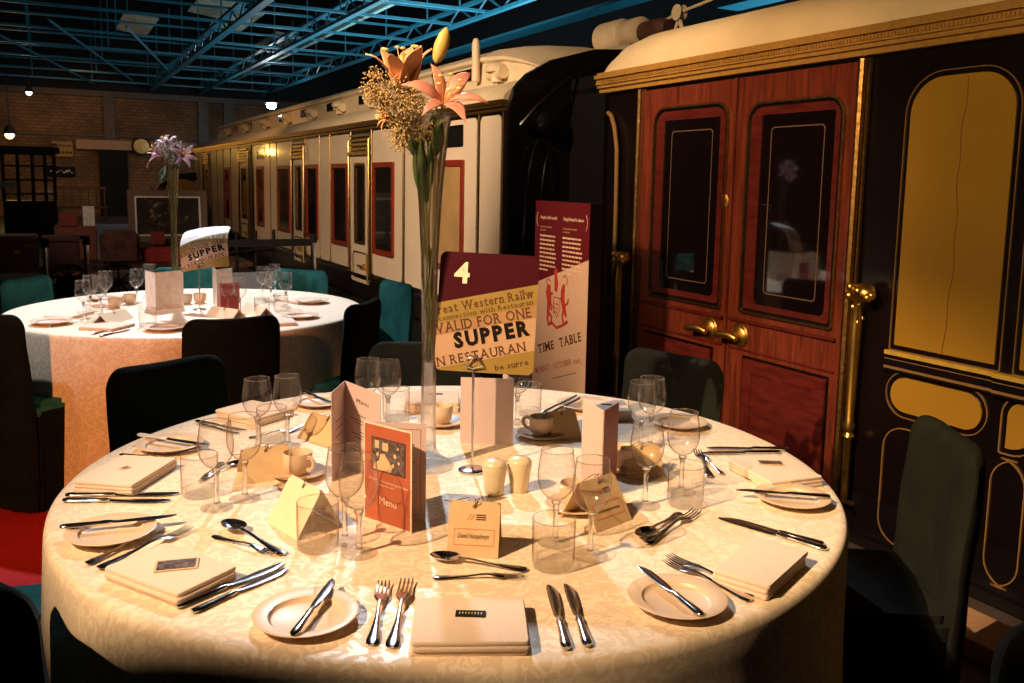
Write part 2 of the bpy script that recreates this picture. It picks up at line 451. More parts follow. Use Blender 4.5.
# --- mahogany-door coach (right)
rc = bthing('railway_coach', 'dark railway coach with double mahogany doors and mustard panels on the right', 'railway carriage', 4.1, 0)
E0, E1 = -4., 4.32
bpart(MB().box(W, 8.2-W, E0, E1, .22, 1.99), 'body', M['body_dark'], rc, bev=.01)
prof = mirror([(2.85, 2.05), (2.852, 2.10), (2.875, 2.17), (2.93, 2.235), (3.04, 2.29), (3.2, 2.325), (3.5, 2.35), (3.8, 2.36), (4.1, 2.365)])
us = [E0, 0, 2, 3, 3.6, 4.0]+[4.0+.358*math.sin(PI/2*k/12) for k in range(1, 13)]
def ef(u):
    if u <= 4.0: return (1, 1)
    t = min(1, (u-4.0)/.36); return (max(.15, (max(0, 1-t**3.4))**.5), 1-.01*t)
bpart(roof_mesh(prof, us, ef), 'roof', M['roof'], rc, smooth=True)
prof2 = mirror([(3.40, 2.22), (3.42, 2.52), (3.50, 2.60), (3.70, 2.66), (4.1, 2.69)])
bpart(roof_mesh(prof2, [E0, 0, 2.2, 2.5, 2.7, 2.9, 3.1, 3.3, 3.5], lambda u: (1 if u < 2.5 else max(.02, 1-((u-2.5)/1.02)**1.5), 1)), 'clerestory', M['roof'], rc, smooth=True)
# clerestory vents
def scoop(u):
    b = MB(); b.tube([(3.42, u, 2.3), (3.36, u, 2.36), (3.36, u+.04, 2.42), (3.30, u+.12, 2.44), (3.26, u+.2, 2.43)], [.06, .05, .045, .05, .06], 10)
    return b
for u in (2.75, 1.2): bpart(scoop(u), 'roof_vent', M['cornice'], rc, smooth=True)
b = MB()
for z0, z1, d in ((1.975, 2.0, .03), (2.0, 2.018, .045), (2.018, 2.05, .055), (2.05, 2.07, .07), (2.07, 2.085, .05)):
    b.box(W-d, W+.02, E0, E1+.05, z0, z1)
for k in range(380):
    u = E1-.01-k*.016; b.box(W-.061, W-.05, u, u+.009, 2.028, 2.042)
bpart(b, 'cornice', M['cornice'], rc)
# jamb mouldings and corner rail
for u in (3.985, 2.505):
    b = MB(); b.tube([(W-.012, u, .15), (W-.012, u, 1.965)], .018, 8); b.tube([(W-.012, u-.035, .15), (W-.012, u-.035, 1.965)], .008, 6)
    bpart(b, 'jamb_moulding', M['brass_dark'], rc, smooth=True)
b = MB(); b.tube([(W-.01, 4.30, 1.86), (W-.02, 4.25, 1.84), (W-.03, 4.20, 1.77), (W-.03, 4.17, 1.65), (W-.03, 4.16, 1.3), (W-.03, 4.16, .86), (W-.03, 4.18, .80), (W-.03, 4.16, .7), (W-.03, 4.16, .3), (W-.01, 4.16, .26)], .013, 8)
bpart(b, 'corner_rail', M['gold_line'], rc, smooth=True)
# doors
def coach_door(u0, u1, o, g, lp, knob_u, side):
    d = bpart(MB().plate(rr(u0, u1, .12, 1.955, .004, 1), S(.0), S(.018)), 'door', M['mahog'], rc)
    du = dict(T=None)
    def sub(mb, name, m, **k): return mb.build(name, m, d, **k)
    N8 = 7
    # raised outer moulding with brass bead
    sub(MB().ring(rr(o[0], o[1], o[2], o[3], (.02, .02, .085, .085), N8), rr(o[0]+.010, o[1]-.010, o[2]+.010, o[3]-.010, (.015, .015, .078, .078), N8), S(.018), S(.032)), 'window_moulding', M['brass_dark'])
    sub(MB().ring(rr(o[0]+.010, o[1]-.010, o[2]+.010, o[3]-.010, (.015, .015, .078, .078), N8), rr(o[0]+.024, o[1]-.024, o[2]+.024, o[3]-.024, (.012, .012, .066, .066), N8), S(.018), S(.0205)), 'moulding_groove', M['body_black'])
    sub(MB().ring(rr(o[0]+.024, o[1]-.024, o[2]+.024, o[3]-.024, (.012, .012, .066, .066), N8), rr(g[0], g[1], g[2], g[3], (.03, .03, .012, .012), N8), S(.018), S(.026)), 'window_frame', M['mahog_red'])
    sub(MB().plate(rr(g[0]-.004, g[1]+.004, g[2]-.004, g[3]+.004, (.03, .03, .012, .012), N8), S(.012), S(.021)), 'window_pane', M['door_glass'])
    e = .055
    sub(MB().ring(rr(g[0]+e, g[1]-e, g[2]+e, g[3]-e, .02, N8), rr(g[0]+e+.005, g[1]-e-.005, g[2]+e+.005, g[3]-e-.005, .018, N8), S(.021), S(.0216)), 'etched_line', M['etched'])
    # sill, mid rail mouldings, lower raised panel
    b = MB(); b.box(W-.034, W-.016, u0+.02, u1-.02, o[2]-.045, o[2]-.03); b.box(W-.026, W-.016, u0+.02, u1-.02, lp[3]+.02, lp[3]+.03)
    sub(b, 'rail_moulding', M['mahog_red'], bev=.003)
    sub(MB().ring(rr(lp[0], lp[1], lp[2], lp[3], .004, 1), rr(lp[0]+.03, lp[1]-.03, lp[2]+.03, lp[3]-.03, .004, 1), S(.017), S(.020)), 'panel_border', M['body_dark'])
    b = MB(); b.ring(rr(lp[0]+.012, lp[1]-.012, lp[2]+.012, lp[3]-.012, .004, 1), rr(lp[0]+.075, lp[1]-.075, lp[2]+.075, lp[3]-.075, .004, 1), S(.014), S(.030))
    b.plate(rr(lp[0]+.07, lp[1]-.07, lp[2]+.07, lp[3]-.07, .004, 1), S(.014), S(.026))
    sub(b, 'lower_panel', M['mahog_red'], bev=.003)
    # door handle: rose and twisted lever
    R_ = Matrix.Translation((W-.018, knob_u, .755)) @ Matrix.Rotation(-PI/2, 4, 'Y')
    b = MB(); b.lathe([(.055, 0), (.058, .006), (.052, .013), (.044, .012), (.038, .018), (.02, .022), (.016, .045), (.022, .052), (.018, .06), (0.001, .062)], 28, R_)
    b.tube([(W-.07, knob_u+.03*side*-1, .745), (W-.075, knob_u, .755), (W-.078, knob_u+.04*side, .757), (W-.08, knob_u+.07*side, .752), (W-.085, knob_u+.10*side, .746), (W-.085, knob_u+.115*side, .742)], [.014, .02, .017, .021, .014, .008], 10)
    sub(b, 'door_handle', M['brass'], smooth=True)
    return d
dr1 = coach_door(3.215, 3.965, (3.255, 3.835, .86, 1.855), (3.315, 3.745, .915, 1.785), (3.30, 3.87, .2, .665), 3.33, 1)
dr2 = coach_door(2.525, 3.21, (2.565, 3.125, .865, 1.835), (2.615, 3.035, .915, 1.775), (2.57, 3.09, .2, .665), 3.115, 1)
b = MB(); b.box(W-.032, W-.016, 3.205, 3.222, .13, 1.955); bpart(b, 'meeting_strip', M['mahog'], rc)
b = MB(); b.lathe([(.026, 0), (.028, .004), (.02, .008), (.012, .008), (.010, .003), (.001, .003)], 20, Matrix.Translation((W-.018, 3.265, 1.38)) @ Matrix.Diagonal((1, 1, 1.35, 1)) @ Matrix.Rotation(-PI/2, 4, 'Y'))
bpart(b, 'keyhole_plate', M['brass'], rc, smooth=True)
# ornate grab handles
def grab(u, dv=.0):
    b = MB(); x = W-.05
    b.tube([(W, u, .16), (x, u, .18), (x, u, .26)], .012, 8)
    b.tube([(x, u, .20), (x, u, .44), (x, u, .455), (x, u, .47), (x, u, .5), (x, u, .52), (x, u, .8), (x-.004, u-.004, .92), (x-.006, u-.008, 1.0), (x-.01, u-.02, 1.03)], [.014, .014, .024, .016, .025, .017, .022, .025, .019, .024], 12)
    b.sphere((x-.01, u-.03, 1.045), .040, 12, 8, (1, 1.5, .9))
    b.sphere((x-.01, u-.065, 1.035), .020, 10, 6, (1, 1.2, .9)); b.sphere((x-.015, u+.012, 1.05), .022, 10, 6)
    for k in range(9):
        a = k*2.4; b.sphere((x-.02+.026*math.cos(a), u-.03+.050*math.sin(a), 1.045+.022*math.sin(k*1.7)), .018, 8, 5)
    for k in range(10):
        a = k*1.3; b.sphere((x+.019*math.cos(a), u-.004+.019*math.sin(a), .88+k*.015), .011, 6, 4)
    b.tube([(x, u-.02, 1.04), (W, u-.02, 1.04)], .012, 8)
    bpart(b, 'grab_handle', M['brass'], rc, smooth=True)
grab(4.07); grab(2.425)
# mustard panels with gold lining
def lined(lo, lm, r, w=.0034, mt='gold_line', grow=(.019,)):
    """gold line rings around a rounded rectangle"""
    b = MB(); u0, u1, z0, z1 = lo
    rl = r if isinstance(r, (list, tuple)) else (r,)*4
    for g in grow:
        q = [x+g if x > .01 else x for x in rl]; q2 = [x+w for x in q]
        b.ring(rr(u0-g-w, u1+g+w, z0-g-w, z1+g+w, q2, 8), rr(u0-g, u1+g, z0-g, z1+g, q, 8), S(.0), S(.007))
    return b
def mpanel(u0, u1, z0, z1, r, nm='mustard_panel'):
    bpart(MB().plate(rr(u0, u1, z0, z1, r, 8), S(0), S(.006)), nm, M['yellow'], rc)
    bpart(lined((u0, u1, z0, z1), None, r), 'gold_lining', M['gold_line'], rc)
mpanel(1.865, 2.275, .855, 1.865, (.004, .004, .13, .13))
mpanel(1.15, 1.775, .855, 1.83, (.004, .004, .13, .13))
mpanel(.4, 1.05, .855, 1.83, (.004, .004, .13, .13))
# crack in the near panel
b = MB(); pz = .86
pts = [(W-.0065, 2.055+.006*math.sin(z*9)+.004*math.sin(z*31)+.03*(1.3-z)*.2, z) for z in [.86+.995*k/30 for k in range(31)]]
b.tube(pts, .0012, 4); bpart(b, 'panel_crack', M['brown_ink'], rc)
# waist moulding
b = MB()
for (ua, ub, d0) in ((1.85, 2.305, .0), (E0, 1.85, .014)):
    b.cur = 0; b.box(W-.022-d0, W, ua, ub, .816, .832)
    b.cur = 1; b.box(W-.018-d0, W, ua, ub, .752, .816)
    b.cur = 2; b.box(W-.0185-d0, W, ua, ub, .798, .801); b.box(W-.020-d0, W, ua, ub, .762, .772)
bpart(b, 'waist_moulding', [mat('yellow_moulding', (.50, .32, .05), .4), M['body_black'], M['gold_line']], rc)
mpanel(1.895, 2.275, .60, .735, .066, 'oval_panel')
mpanel(1.19, 1.64, .59, .735, .07, 'oval_panel')
# teardrop between the ovals
bpart(MB().plate(rr(1.70, 1.80, .575, .74, (.09, .004, .05, .02), 8), S(0), S(.006)), 'teardrop_panel', M['yellow'], rc)
bpart(lined((1.70, 1.80, .575, .74), None, (.085, .005, .05, .02), .005), 'gold_lining', M['gold_line'], rc)
for q in ((1.90, 2.27, .09, .515), (1.74, 1.82, .10, .515), (1.19, 1.66, .10, .515)):
    bpart(lined(q, None, .07, .005), 'gold_lining', M['gold_line'], rc)
b = MB(); b.box(W-.02, W, E0, E1, .01, .05); bpart(b, 'solebar', M['body_black'], rc)
bpart(MB().box(W+.25, 8.2-W-.25, E0, E1, .0, .24), 'underframe', M['black'], rc)
bpart(MB().box(W-.004, W+.26, E0, 4.0, .05, .22), 'side_skirt', M['body_black'], rc)
tag(MB().box(2.50, 2.70, .35, 1.78, .0, .062).build('boarding_step', M['tan_wood'], T=RB, bev=.004), 'pale wooden boarding step on the floor below the mustard panels', 'step')

# --- cream coach (left)
lc = bthing('railway_coach', 'long cream and brown railway coach with red-framed windows on the left', 'railway carriage', 4.1, 12.9)
A0, A1 = 5.6, 20.3
DH = -.010            # the far end sits a touch lower: rails fall gently
bpart(MB().box(W, 8.2-W, A0, A1, .22, 2.0), 'body', M['body_dark'], lc, bev=.01)
prof = mirror([(2.87, 2.02), (2.89, 2.07), (2.97, 2.14), (3.12, 2.20), (3.34, 2.25), (3.6, 2.27), (4.1, 2.28)])
us = [A0+.0]+[A0+.5*(1-math.cos(PI/2*k/6)) for k in range(1, 7)]+[9, 13, 17, A1-.3, A1]
bpart(roof_mesh(prof, us, lambda u: (1, 1)), 'roof', M['roof'], lc, smooth=True)
prof2 = mirror([(3.34, 2.20), (3.36, 2.45), (3.33, 2.47), (3.33, 2.50), (3.5, 2.58), (3.75, 2.63), (4.1, 2.65)])
bpart(roof_mesh(prof2, [A0+.02, A0+.15, A0+.35, A0+.6, A0+.9, A0+1.3, 9, 14, A1-.6, A1-.2], lambda u: (min(1, .12+.88*math.sin(PI/2*min(1, (u-A0)/1.3))) if u < 15 else (1 if u < A1-.5 else .7), 1)), 'clerestory', M['roof'], lc, smooth=True)
# ventilators and clerestory windows
for k, u in enumerate((6.55, 7.5, 8.6, 9.7, 10.9, 12.2, 13.6, 15.1, 16.8, 18.6)):
    b = MB(); b.tube([(3.30, u, 2.26), (3.30, u, 2.36)], .05, 12); b.lathe([(.09, 0), (.10, .03), (.08, .06), (.02, .08)], 16, Matrix.Translation((3.30, u, 2.34)))
    b.tube([(3.30, u-.12, 2.33), (3.30, u+.12, 2.33)], .05, 10)
    bpart(b, 'roof_vent', M['roof'], lc, smooth=True)
for k in range(9):
    u = 7.0+1.35*k
    bpart(MB().box(3.335, 3.36, u, u+.55, 2.33, 2.43), 'clerestory_window', M['train_glass'], lc)
b = MB(); b.tube([(3.30, 6.95, 2.3), (3.30, 6.95, 2.62), (3.30, 6.95, 2.66)], [.035, .035, .02], 10)
bpart(b, 'lamp_pipe', M['roof'], lc, smooth=True)
b = MB()
for z0, z1, d in ((1.955, 1.975, .015), (1.985, 2.005, .04), (2.005, 2.03, .055)): b.box(W-d, W+.02, A0-.01, A1, z0, z1)
bpart(b, 'gutter', M['brass'], lc)
# end wall details: dark end ring, vestibule, rails, headstock lamp
b = MB()
endloop = [(8.2-v if False else v, z) for v, z in ([(2.9, .25), (2.9, 1.99), (2.95, 2.12), (3.05, 2.22), (3.25, 2.33), (3.6, 2.43), (4.1, 2.47), (4.6, 2.43), (4.95, 2.33), (5.15, 2.22), (5.25, 2.12), (5.3, 1.99), (5.3, .25)])]
b.plate(endloop, lambda v, z: (v, A0+.02, z), lambda v, z: (v, A0-.06, z))
bpart(b, 'end_wall', M['body_black'], lc, bev=.01)
b = MB()
for v in (3.45, 4.75): b.box(v-.05, v+.05, A0-.5, A0-.05, .4, 2.12)
b.box(3.4, 4.8, A0-.5, A0-.05, 2.08, 2.2)
for k in range(5): b.box(3.43, 4.77, A0-.14-.09*k, A0-.10-.09*k, .35, 2.21)
bpart(b, 'gangway_bellows', M['black'], lc)
b = MB(); b.tube([(2.96, A0-.11, 1.85), (3.06, A0-.16, 1.98), (3.3, A0-.16, 2.18), (3.7, A0-.14, 2.36), (4.1, A0-.12, 2.43)], .018, 8)
bpart(b, 'roof_handrail', M['body_black'], lc, smooth=True)
b = MB(); b.tube([(3.12, A0-.08, 1.75), (3.06, A0-.13, 1.68), (3.0, A0-.14, 1.4), (2.98, A0-.14, 1.0), (3.0, A0-.08, .8)], .012, 8)
b.tube([(3.22, A0-.08, 1.70), (3.16, A0-.13, 1.6), (3.11, A0-.14, 1.3), (3.10, A0-.14, 1.0), (3.12, A0-.08, .85)], .010, 8)
bpart(b, 'end_handrail', M['body_black'], lc, smooth=True)
b = MB(); b.lathe([(.07, 0), (.09, .02), (.09, .10), (.06, .12), (.02, .14)], 20, Matrix.Translation((3.16, A0-.06, 1.88)) @ Matrix.Rotation(PI/2, 4, 'X'))
bpart(b, 'tail_lamp', M['body_black'], lc, smooth=True)
# cream panels; windows; doors with brass louvres
def cpanel(u0, u1, z0=.50, z1=1.93):
    bpart(MB().plate(rr(u0, u1, z0, z1, .05, 5), S(0), S(.006)), 'cream_panel', M['cream'], lc)
def redwin(u0, u1, blind=False, z0=.72, z1=1.62):
    f = bpart(MB().ring(rr(u0, u1, z0, z1, .02, 3), rr(u0+.05, u1-.05, z0+.05, z1-.05, .02, 3), S(.0), S(.025)), 'window_frame', M['red_frame'], lc, bev=.003)
    MB().plate(rr(u0+.045, u1-.045, z0+.045, z1-.045, .02, 3), S(.004), S(.012)).build('window_pane', M['blind'] if blind else M['train_glass'], f)
def toplight(u0, u1, z0=1.72, z1=1.89):
    f = bpart(MB().ring(rr(u0, u1, z0, z1, .01, 2), rr(u0+.02, u1-.02, z0+.02, z1-.02, .01, 2), S(0), S(.012)), 'toplight_frame', M['body_black'], lc)
    MB().plate(rr(u0+.018, u1-.018, z0+.018, z1-.018, .01, 2), S(.004), S(.008)).build('toplight_pane', M['train_glass'], f)
def cdoor(u0, u1):
    d = bpart(MB().ring(rr(u0, u1, .38, 1.70, .04, 4), rr(u0+.14, u1-.14, .80, 1.60, .04, 4), S(0), S(.012)), 'coach_door', M['cream'], lc)
    MB().plate(rr(u0+.13, u1-.13, .79, 1.61, .03, 4), S(.003), S(.007)).build('window_pane', M['train_glass'], d)
    MB().ring(rr(u0+.12, u1-.12, .78, 1.62, .04, 4), rr(u0+.15, u1-.15, .81, 1.59, .03, 4), S(.010), S(.02)).build('window_bead', M['brass_dark'], d)
    MB().ring(rr(u0+.06, u1-.06, .42, .70, .06, 4), rr(u0+.075, u1-.075, .435, .685, .05, 4), S(.010), S(.016)).build('panel_lining', M['body_black'], d)
    b = MB(); b.tube([(W-.04, u0+.12, .56), (W-.05, u0+.26, .56)], .014, 8); b.tube([(W-.04, u0-.03, .4), (W-.05, u0-.03, .7)], .012, 8); b.box(W-.04, W, u0+.11, u0+.13, .53, .59)
    b.build('door_handle', M['brass'], d, smooth=True)
    lv = MB(); lv.box(W-.045, W-.0, u0-.02, u1+.02, 1.70, 1.735)
    for k in range(4): lv.box(W-.03-.006*(k % 2), W, u0+.02, u1-.02, 1.75+.045*k, 1.775+.045*k)
    bpart(lv, 'louvre_vent', M['louvre'], lc)
    for u in (u0-.03, u1+.03):
        b = MB(); b.tube([(W-.01, u, .45), (W-.03, u, .47), (W-.03, u, 1.85), (W-.01, u, 1.87)], .010, 6)
        bpart(b, 'door_handrail', M['brass_dark'], lc, smooth=True)
cpanel(5.66, 6.0); cpanel(6.06, 6.98); redwin(6.27, 6.93, True); toplight(6.30, 6.72)
cpanel(7.02, 7.56); cpanel(7.64, 8.46); redwin(7.83, 8.43)
cdoor(8.54, 9.14)
cpanel(9.2, 9.92); redwin(9.25, 9.85); cpanel(9.96, 10.36); cpanel(10.38, 11.0); redwin(10.43, 10.98)
cdoor(11.05, 11.62)
cpanel(11.72, 12.55); redwin(11.8, 12.48); cpanel(12.6, 12.95); cpanel(13.0, 14.1); redwin(13.38, 13.87); toplight(13.35, 13.85)
cdoor(14.5, 15.2)
for u in (15.4, 16.1, 16.8, 17.5): cpanel(u, u+.62)
redwin(16.15, 16.6)
cdoor(18.3, 18.95)
for u in (19.1, 19.7): cpanel(u, u+.52)
# brass beading between the panels
b = MB()
for u in (5.63, 6.03, 7.0, 7.6, 8.49, 9.17, 9.94, 10.37, 11.02, 11.68, 12.57, 12.98, 14.3, 15.33, 16.06, 16.77, 17.45, 18.2, 19.05, 19.66, 20.25):
    bpart(MB().tube([(W-.006, u, .5), (W-.006, u, 1.95)], .007, 6), 'beading', M['brass_dark'], lc, smooth=True)
b = MB(); b.box(W-.03, W, A0, A1, .44, .47); bpart(b, 'lower_moulding', M['body_black'], lc)
b = MB(); b.box(W-.06, 8.2-W+.06, A0, A1, .0, .2); bpart(b, 'underframe', M['black'], lc)

# ---------------- equipment on the roof between the coaches
t = bthing('roof_floodlight', 'pale torpedo-shaped device with a brown nozzle above the gap between coaches', 'roof equipment', 4.3, 6.0, 2.6)
b = MB(); b.box(4.12, 4.48, 5.85, 6.35, 2.38, 2.56); bpart(b, 'base', mat('grey_pink_box', (.42, .33, .28), .7), t, bev=.01)
def ulathe(prof, v, u, z): return MB().lathe(prof, 24, Matrix.Translation((v, u, z)) @ Matrix.Rotation(PI/2, 4, 'X'))
bpart(ulathe([(.10, 0), (.135, .02), (.135, .30), (.11, .33), (.10, .33), (.10, .36), (.115, .38), (.115, .55), (.07, .58)], 4.3, 6.50, 2.68), 'body', M['roof'], t, smooth=True)
bpart(ulathe([(.07, 0), (.085, .02), (.08, .12), (.09, .14), (.08, .28), (.06, .33)], 4.3, 5.93, 2.66), 'nozzle', M['leather'], t, smooth=True)
t = bthing('cable_tripod', 'small cream tripod with a round pulley on top, above the coach roof', 'tripod', 4.3, 5.46, 2.4)
b = MB()
for dv, du in ((0, .12), (.06, -.02), (-.03, -.16)): b.tube([(4.3, 5.48, 2.72), (4.3+dv, 5.48+du, 2.45)], .014, 6)
bpart(b, 'legs', M['roof'], t, smooth=True)
bpart(MB().lathe([(.03, -.03), (.06, -.03), (.05, -.01), (.05, .01), (.06, .03), (.03, .03)], 20, Matrix.Translation((4.3, 5.48, 2.75)) @ Matrix.Rotation(PI/2, 4, 'Y')), 'pulley', M['roof'], t, smooth=True)
b = MB(); b.tube([(4.3, 5.75, 2.70), (4.3, 5.48, 2.75), (4.3, 3.4, 2.95), (4.3, 1.0, 3.1)], .012, 6); bpart(b, 'cable', M['roof'], t, smooth=True)
t = bthing('roof_girder', 'bright blue girder crossing behind the roof of the mahogany-door coach', 'girder', 9, 10, 3.2)
bpart(MB().box(8.6, 8.8, 4, 9.2, 4.0, 4.45), 'web', M['blue'], t); bpart(MB().box(8.5, 8.9, 5, 22, 4.45, 4.5), 'top_flange', M['blue'], t); bpart(MB().box(8.5, 8.9, 4, 10, 3.95, 4.0), 'bottom_flange', M['blue'], t)

# ---------------- far end of the hall
t = bthing('wooden_kiosk', 'dark glazed wooden kiosk with a cornice at the far left', 'kiosk', -.2, 22)
bpart(MB().box(-.80, .22, 21.8, 22.6, 0, .85), 'base', M['oldwood'], t, bev=.01)
bpart(MB().box(-.90, .32, 21.7, 22.7, 1.88, 2.02), 'cornice', M['oldwood'], t, bev=.02)
b = MB()
for v in (-.78, -.5, -.22, .02, .2): b.box(v-.035, v+.035, 21.82, 21.9, .85, 1.9)
for z in (1.0, 1.3, 1.6, 1.86): b.box(-.8, .22, 21.83, 21.89, z-.02, z+.02)
bpart(b, 'glazing_bars', M['oldwood'], t)
bpart(MB().box(-.78, .2, 21.86, 21.87, .85, 1.9), 'glass', M['thin'], t)
bpart(MB().box(-.85, -.55, 21.7, 21.75, 1.12, 1.25), 'notice', M['white_sign'], t)
def wallsign(name, label, v0, v1, z0, z1, m, lines, ink):
    t = bthing(name, label, 'sign', v0, 33.9, z0)
    bpart(MB().box(v0, v1, 33.84, 33.9, z0, z1), 'board', m, t, bev=.01)
    return t
t = wallsign('wall_sign', 'yellow enamel sign with dark bands on the far brick wall', .25, .90, 2.02, 2.52, M['yellow'], [], M['brown_ink'])
b = MB(); b.box(.22, .42, 33.80, 33.84, 2.36, 2.46)
for k in range(7): b.box(.42+.065*k, .46+.065*k, 33.82, 33.84, 2.36, 2.43)
for k in range(5): b.box(.34+.11*k, .42+.11*k, 33.82, 33.84, 2.13, 2.20)
bpart(b, 'lettering', M['brown_ink'], t)
t = wallsign('wall_sign', 'black nameplate with pale curly lettering on the far brick wall', .1, .95, 1.36, 1.68, M['black'], [], M['gold_ink'])
b = MB()
for k in range(9): b.sphere((.2+.08*k, 33.83, 1.52+.04*math.sin(k*2.1)), .035+.012*math.sin(k*1.3), 8, 5)
bpart(b, 'lettering', M['white_sign'], t, smooth=True)
t = bthing('wall_clock', 'round brass-rimmed station clock in a dark case on the far wall', 'clock', 3.05, 33.6, 2.2)
R_ = Matrix.Translation((3.05, 33.65, 2.45)) @ Matrix.Rotation(PI/2, 4, 'X')
bpart(MB().lathe([(.30, -.1), (.32, .0), (.27, .05), (.25, .05)], 32, R_), 'case', M['oldwood'], t, smooth=True)
bpart(MB().lathe([(.25, .0), (.25, .06), (.001, .07)], 32, R_ @ Matrix.Diagonal((1, 1, 1, 1))), 'dial', M['brass_dark'], t, smooth=True)
t = bthing('bench', 'dark slatted bench standing against the far brick wall', 'bench', 1.0, 30)
bpart(MB().box(.2, 1.7, 30, 30.5, .40, .46), 'seat', M['oldwood'], t)
b = MB()
for k in range(7): b.box(.25+.23*k, .29+.23*k, 30.46, 30.5, .46, 1.0)
b.box(.2, 1.7, 30.45, 30.52, .98, 1.06); bpart(b, 'backrest', M['oldwood'], t)
for v in (.25, 1.6): bpart(MB().box(v, v+.08, 30.02, 30.48, 0, .40), 'leg', M['oldwood'], t)
# a dark machine beside the painting
t = bthing('steam_engine_model', 'dark engine part with curved pipes behind the framed painting', 'machine', 2.3, 18)
bpart(MB().box(2.0, 2.7, 17.8, 18.6, 0, 1.0), 'bed', M['black'], t, bev=.02)
b = MB(); b.tube([(1.75, 18, .6), (1.85, 18, .95), (2.0, 18, 1.2), (2.25, 18, 1.4), (2.6, 18, 1.45)], [.07, .08, .10, .09, .07], 12)
bpart(b, 'pipe', M['black'], t, smooth=True)
b = MB(); b.lathe([(.30, -.04), (.34, -.04), (.34, .04), (.30, .04)], 28, Matrix.Translation((2.3, 17.7, 1.05)) @ Matrix.Rotation(PI/2, 4, 'X'))
bpart(b, 'flywheel', M['brass_dark'], t, smooth=True)
# low lit platform with rails of light
t = tag(MB().box(.2, 2.4, 14.5, 26, 0, .12).build('platform_slab', mat('grey_concrete', (.30, .30, .31), .7), T=RB), 'low grey concrete platform at the far end beyond the luggage', 'platform')

# luggage cart with spoked wheels
t = bthing('luggage_cart', 'long luggage cart on black spoked wheels behind the far table', 'cart', .7, 11)
bpart(MB().box(-.6, 2.2, 10.85, 11.75, .37, .43), 'deck', M['oldwood'], t, bev=.01)
def wheel(v, u, z=.23):
    b = MB(); R_ = Matrix.Translation((v, u, z)) @ Matrix.Rotation(PI/2, 4, 'X')
    b.lathe([(.20, -.02), (.23, -.02), (.23, .02), (.20, .02), (.20, -.02)], 32, R_, False, False)
    b.lathe([(.03, -.03), (.045, -.03), (.045, .03), (.03, .03)], 16, R_)
    for k in range(8):
        a = k*PI/4; b.tube([(v+.04*math.cos(a), u, z+.04*math.sin(a)), (v+.205*math.cos(a), u, z+.205*math.sin(a))], .012, 5)
    return b
for v, u in ((.20, 10.85), (.70, 10.85), (1.55, 10.85), (.2, 11.7), (1.55, 11.7)):
    bpart(wheel(v, u), 'wheel', M['black'], t, smooth=True)
t = bthing('travel_trunk', 'brown leather trunk on the cart at the left edge', 'trunk', -.28, 11.1, .43)
bpart(MB().box(-.50, -.09, 10.9, 11.4, .43, .70), 'case', M['leather'], t, bev=.015); bpart(MB().box(-.505, -.085, 10.895, 11.405, .70, .77), 'lid', M['leather'], t, bev=.015)
bpart(MB().box(-.33, -.26, 10.87, 10.895, .58, .62), 'handle', M['brass_dark'], t, bev=.004)
t = bthing('travel_trunk', 'brown trunk standing between two chrome barrier posts', 'trunk', .12, 11.1, .43)
bpart(MB().box(-.05, .32, 10.95, 11.4, .43, .70), 'case', M['leather'], t, bev=.015); bpart(MB().box(-.055, .325, 10.945, 11.405, .70, .75), 'lid', M['leather'], t, bev=.01)
t = bthing('travel_trunk', 'reddish flat trunk carrying the two small notices', 'trunk', .28, 12.2, .43)
bpart(MB().box(.08, .55, 12.0, 12.4, .0, .82), 'case', mat('red_brown_trunk', (.22, .06, .035), .6), t, bev=.015)
bpart(MB().box(.15, .45, 11.985, 12.0, .66, .70), 'strap', M['black'], t)
tag(MB().box(.55, .95, 10.95, 11.5, .43, .80).build('plaid_blanket', M['plaid'], T=RB, bev=.04), 'folded dark plaid blanket on the luggage cart', 'blanket')
tag(MB().box(1.0, 1.45, 10.95, 11.4, .43, .60).build('red_case', mat('red_case_paint', (.30, .02, .02), .5), T=RB, bev=.02), 'small dark red case on the cart below the painting', 'case')
tag(MB().box(.15, .33, 11.98, 12.0, .82, .98).build('notice_card', M['menu_red'], T=RB), 'small maroon framed notice on the red-brown trunk', 'notice')
tag(MB().box(.40, .53, 12.02, 12.04, .82, 1.06).build('notice_card', M['white_sign'], T=RB), 'small white notice card next to the maroon one', 'notice')
# framed painting on an easel
t = bthing('framed_painting', 'dark still-life painting of flowers in a wide wooden frame behind the far vase', 'painting', 1.3, 11.9, .5)
TL = Matrix.Translation((1.37, 11.9, .61)) @ Matrix.Rotation(-.12, 4, 'X')
o = t['_o']; TP = Matrix.Translation((-o[0], -o[1], -o[2])) @ TL
P = lambda d: (lambda x, z: (x, -d, z))
MB().ring(rr(-.47, .47, 0, .66, .004, 1), rr(-.385, .385, .085, .575, .004, 1), P(0), P(.05)).build('frame', M['frame_wood'], t, T=TP, bev=.01)
MB().ring(rr(-.39, .39, .08, .58, .004, 1), rr(-.37, .37, .10, .56, .004, 1), P(0), P(.055)).build('mount', M['white_sign'], t, T=TP)
MB().plate(rr(-.375, .375, .095, .565, .004, 1), P(.0), P(.03)).build('canvas', M['painting'], t, T=TP)
t = bthing('easel', 'dark wooden easel carrying the framed painting', 'easel', 1.31, 12)
b = MB(); b.tube([(.95, 11.95, 0), (1.2, 12.05, 1.3)], .02, 6); b.tube([(1.67, 11.95, 0), (1.42, 12.05, 1.3)], .02, 6); b.tube([(1.31, 12.5, 0), (1.31, 12.08, 1.3)], .02, 6)
bpart(b, 'legs', M['oldwood'], t); bpart(MB().box(.96, 1.78, 11.8, 11.95, .55, .60), 'ledge', M['oldwood'], t)
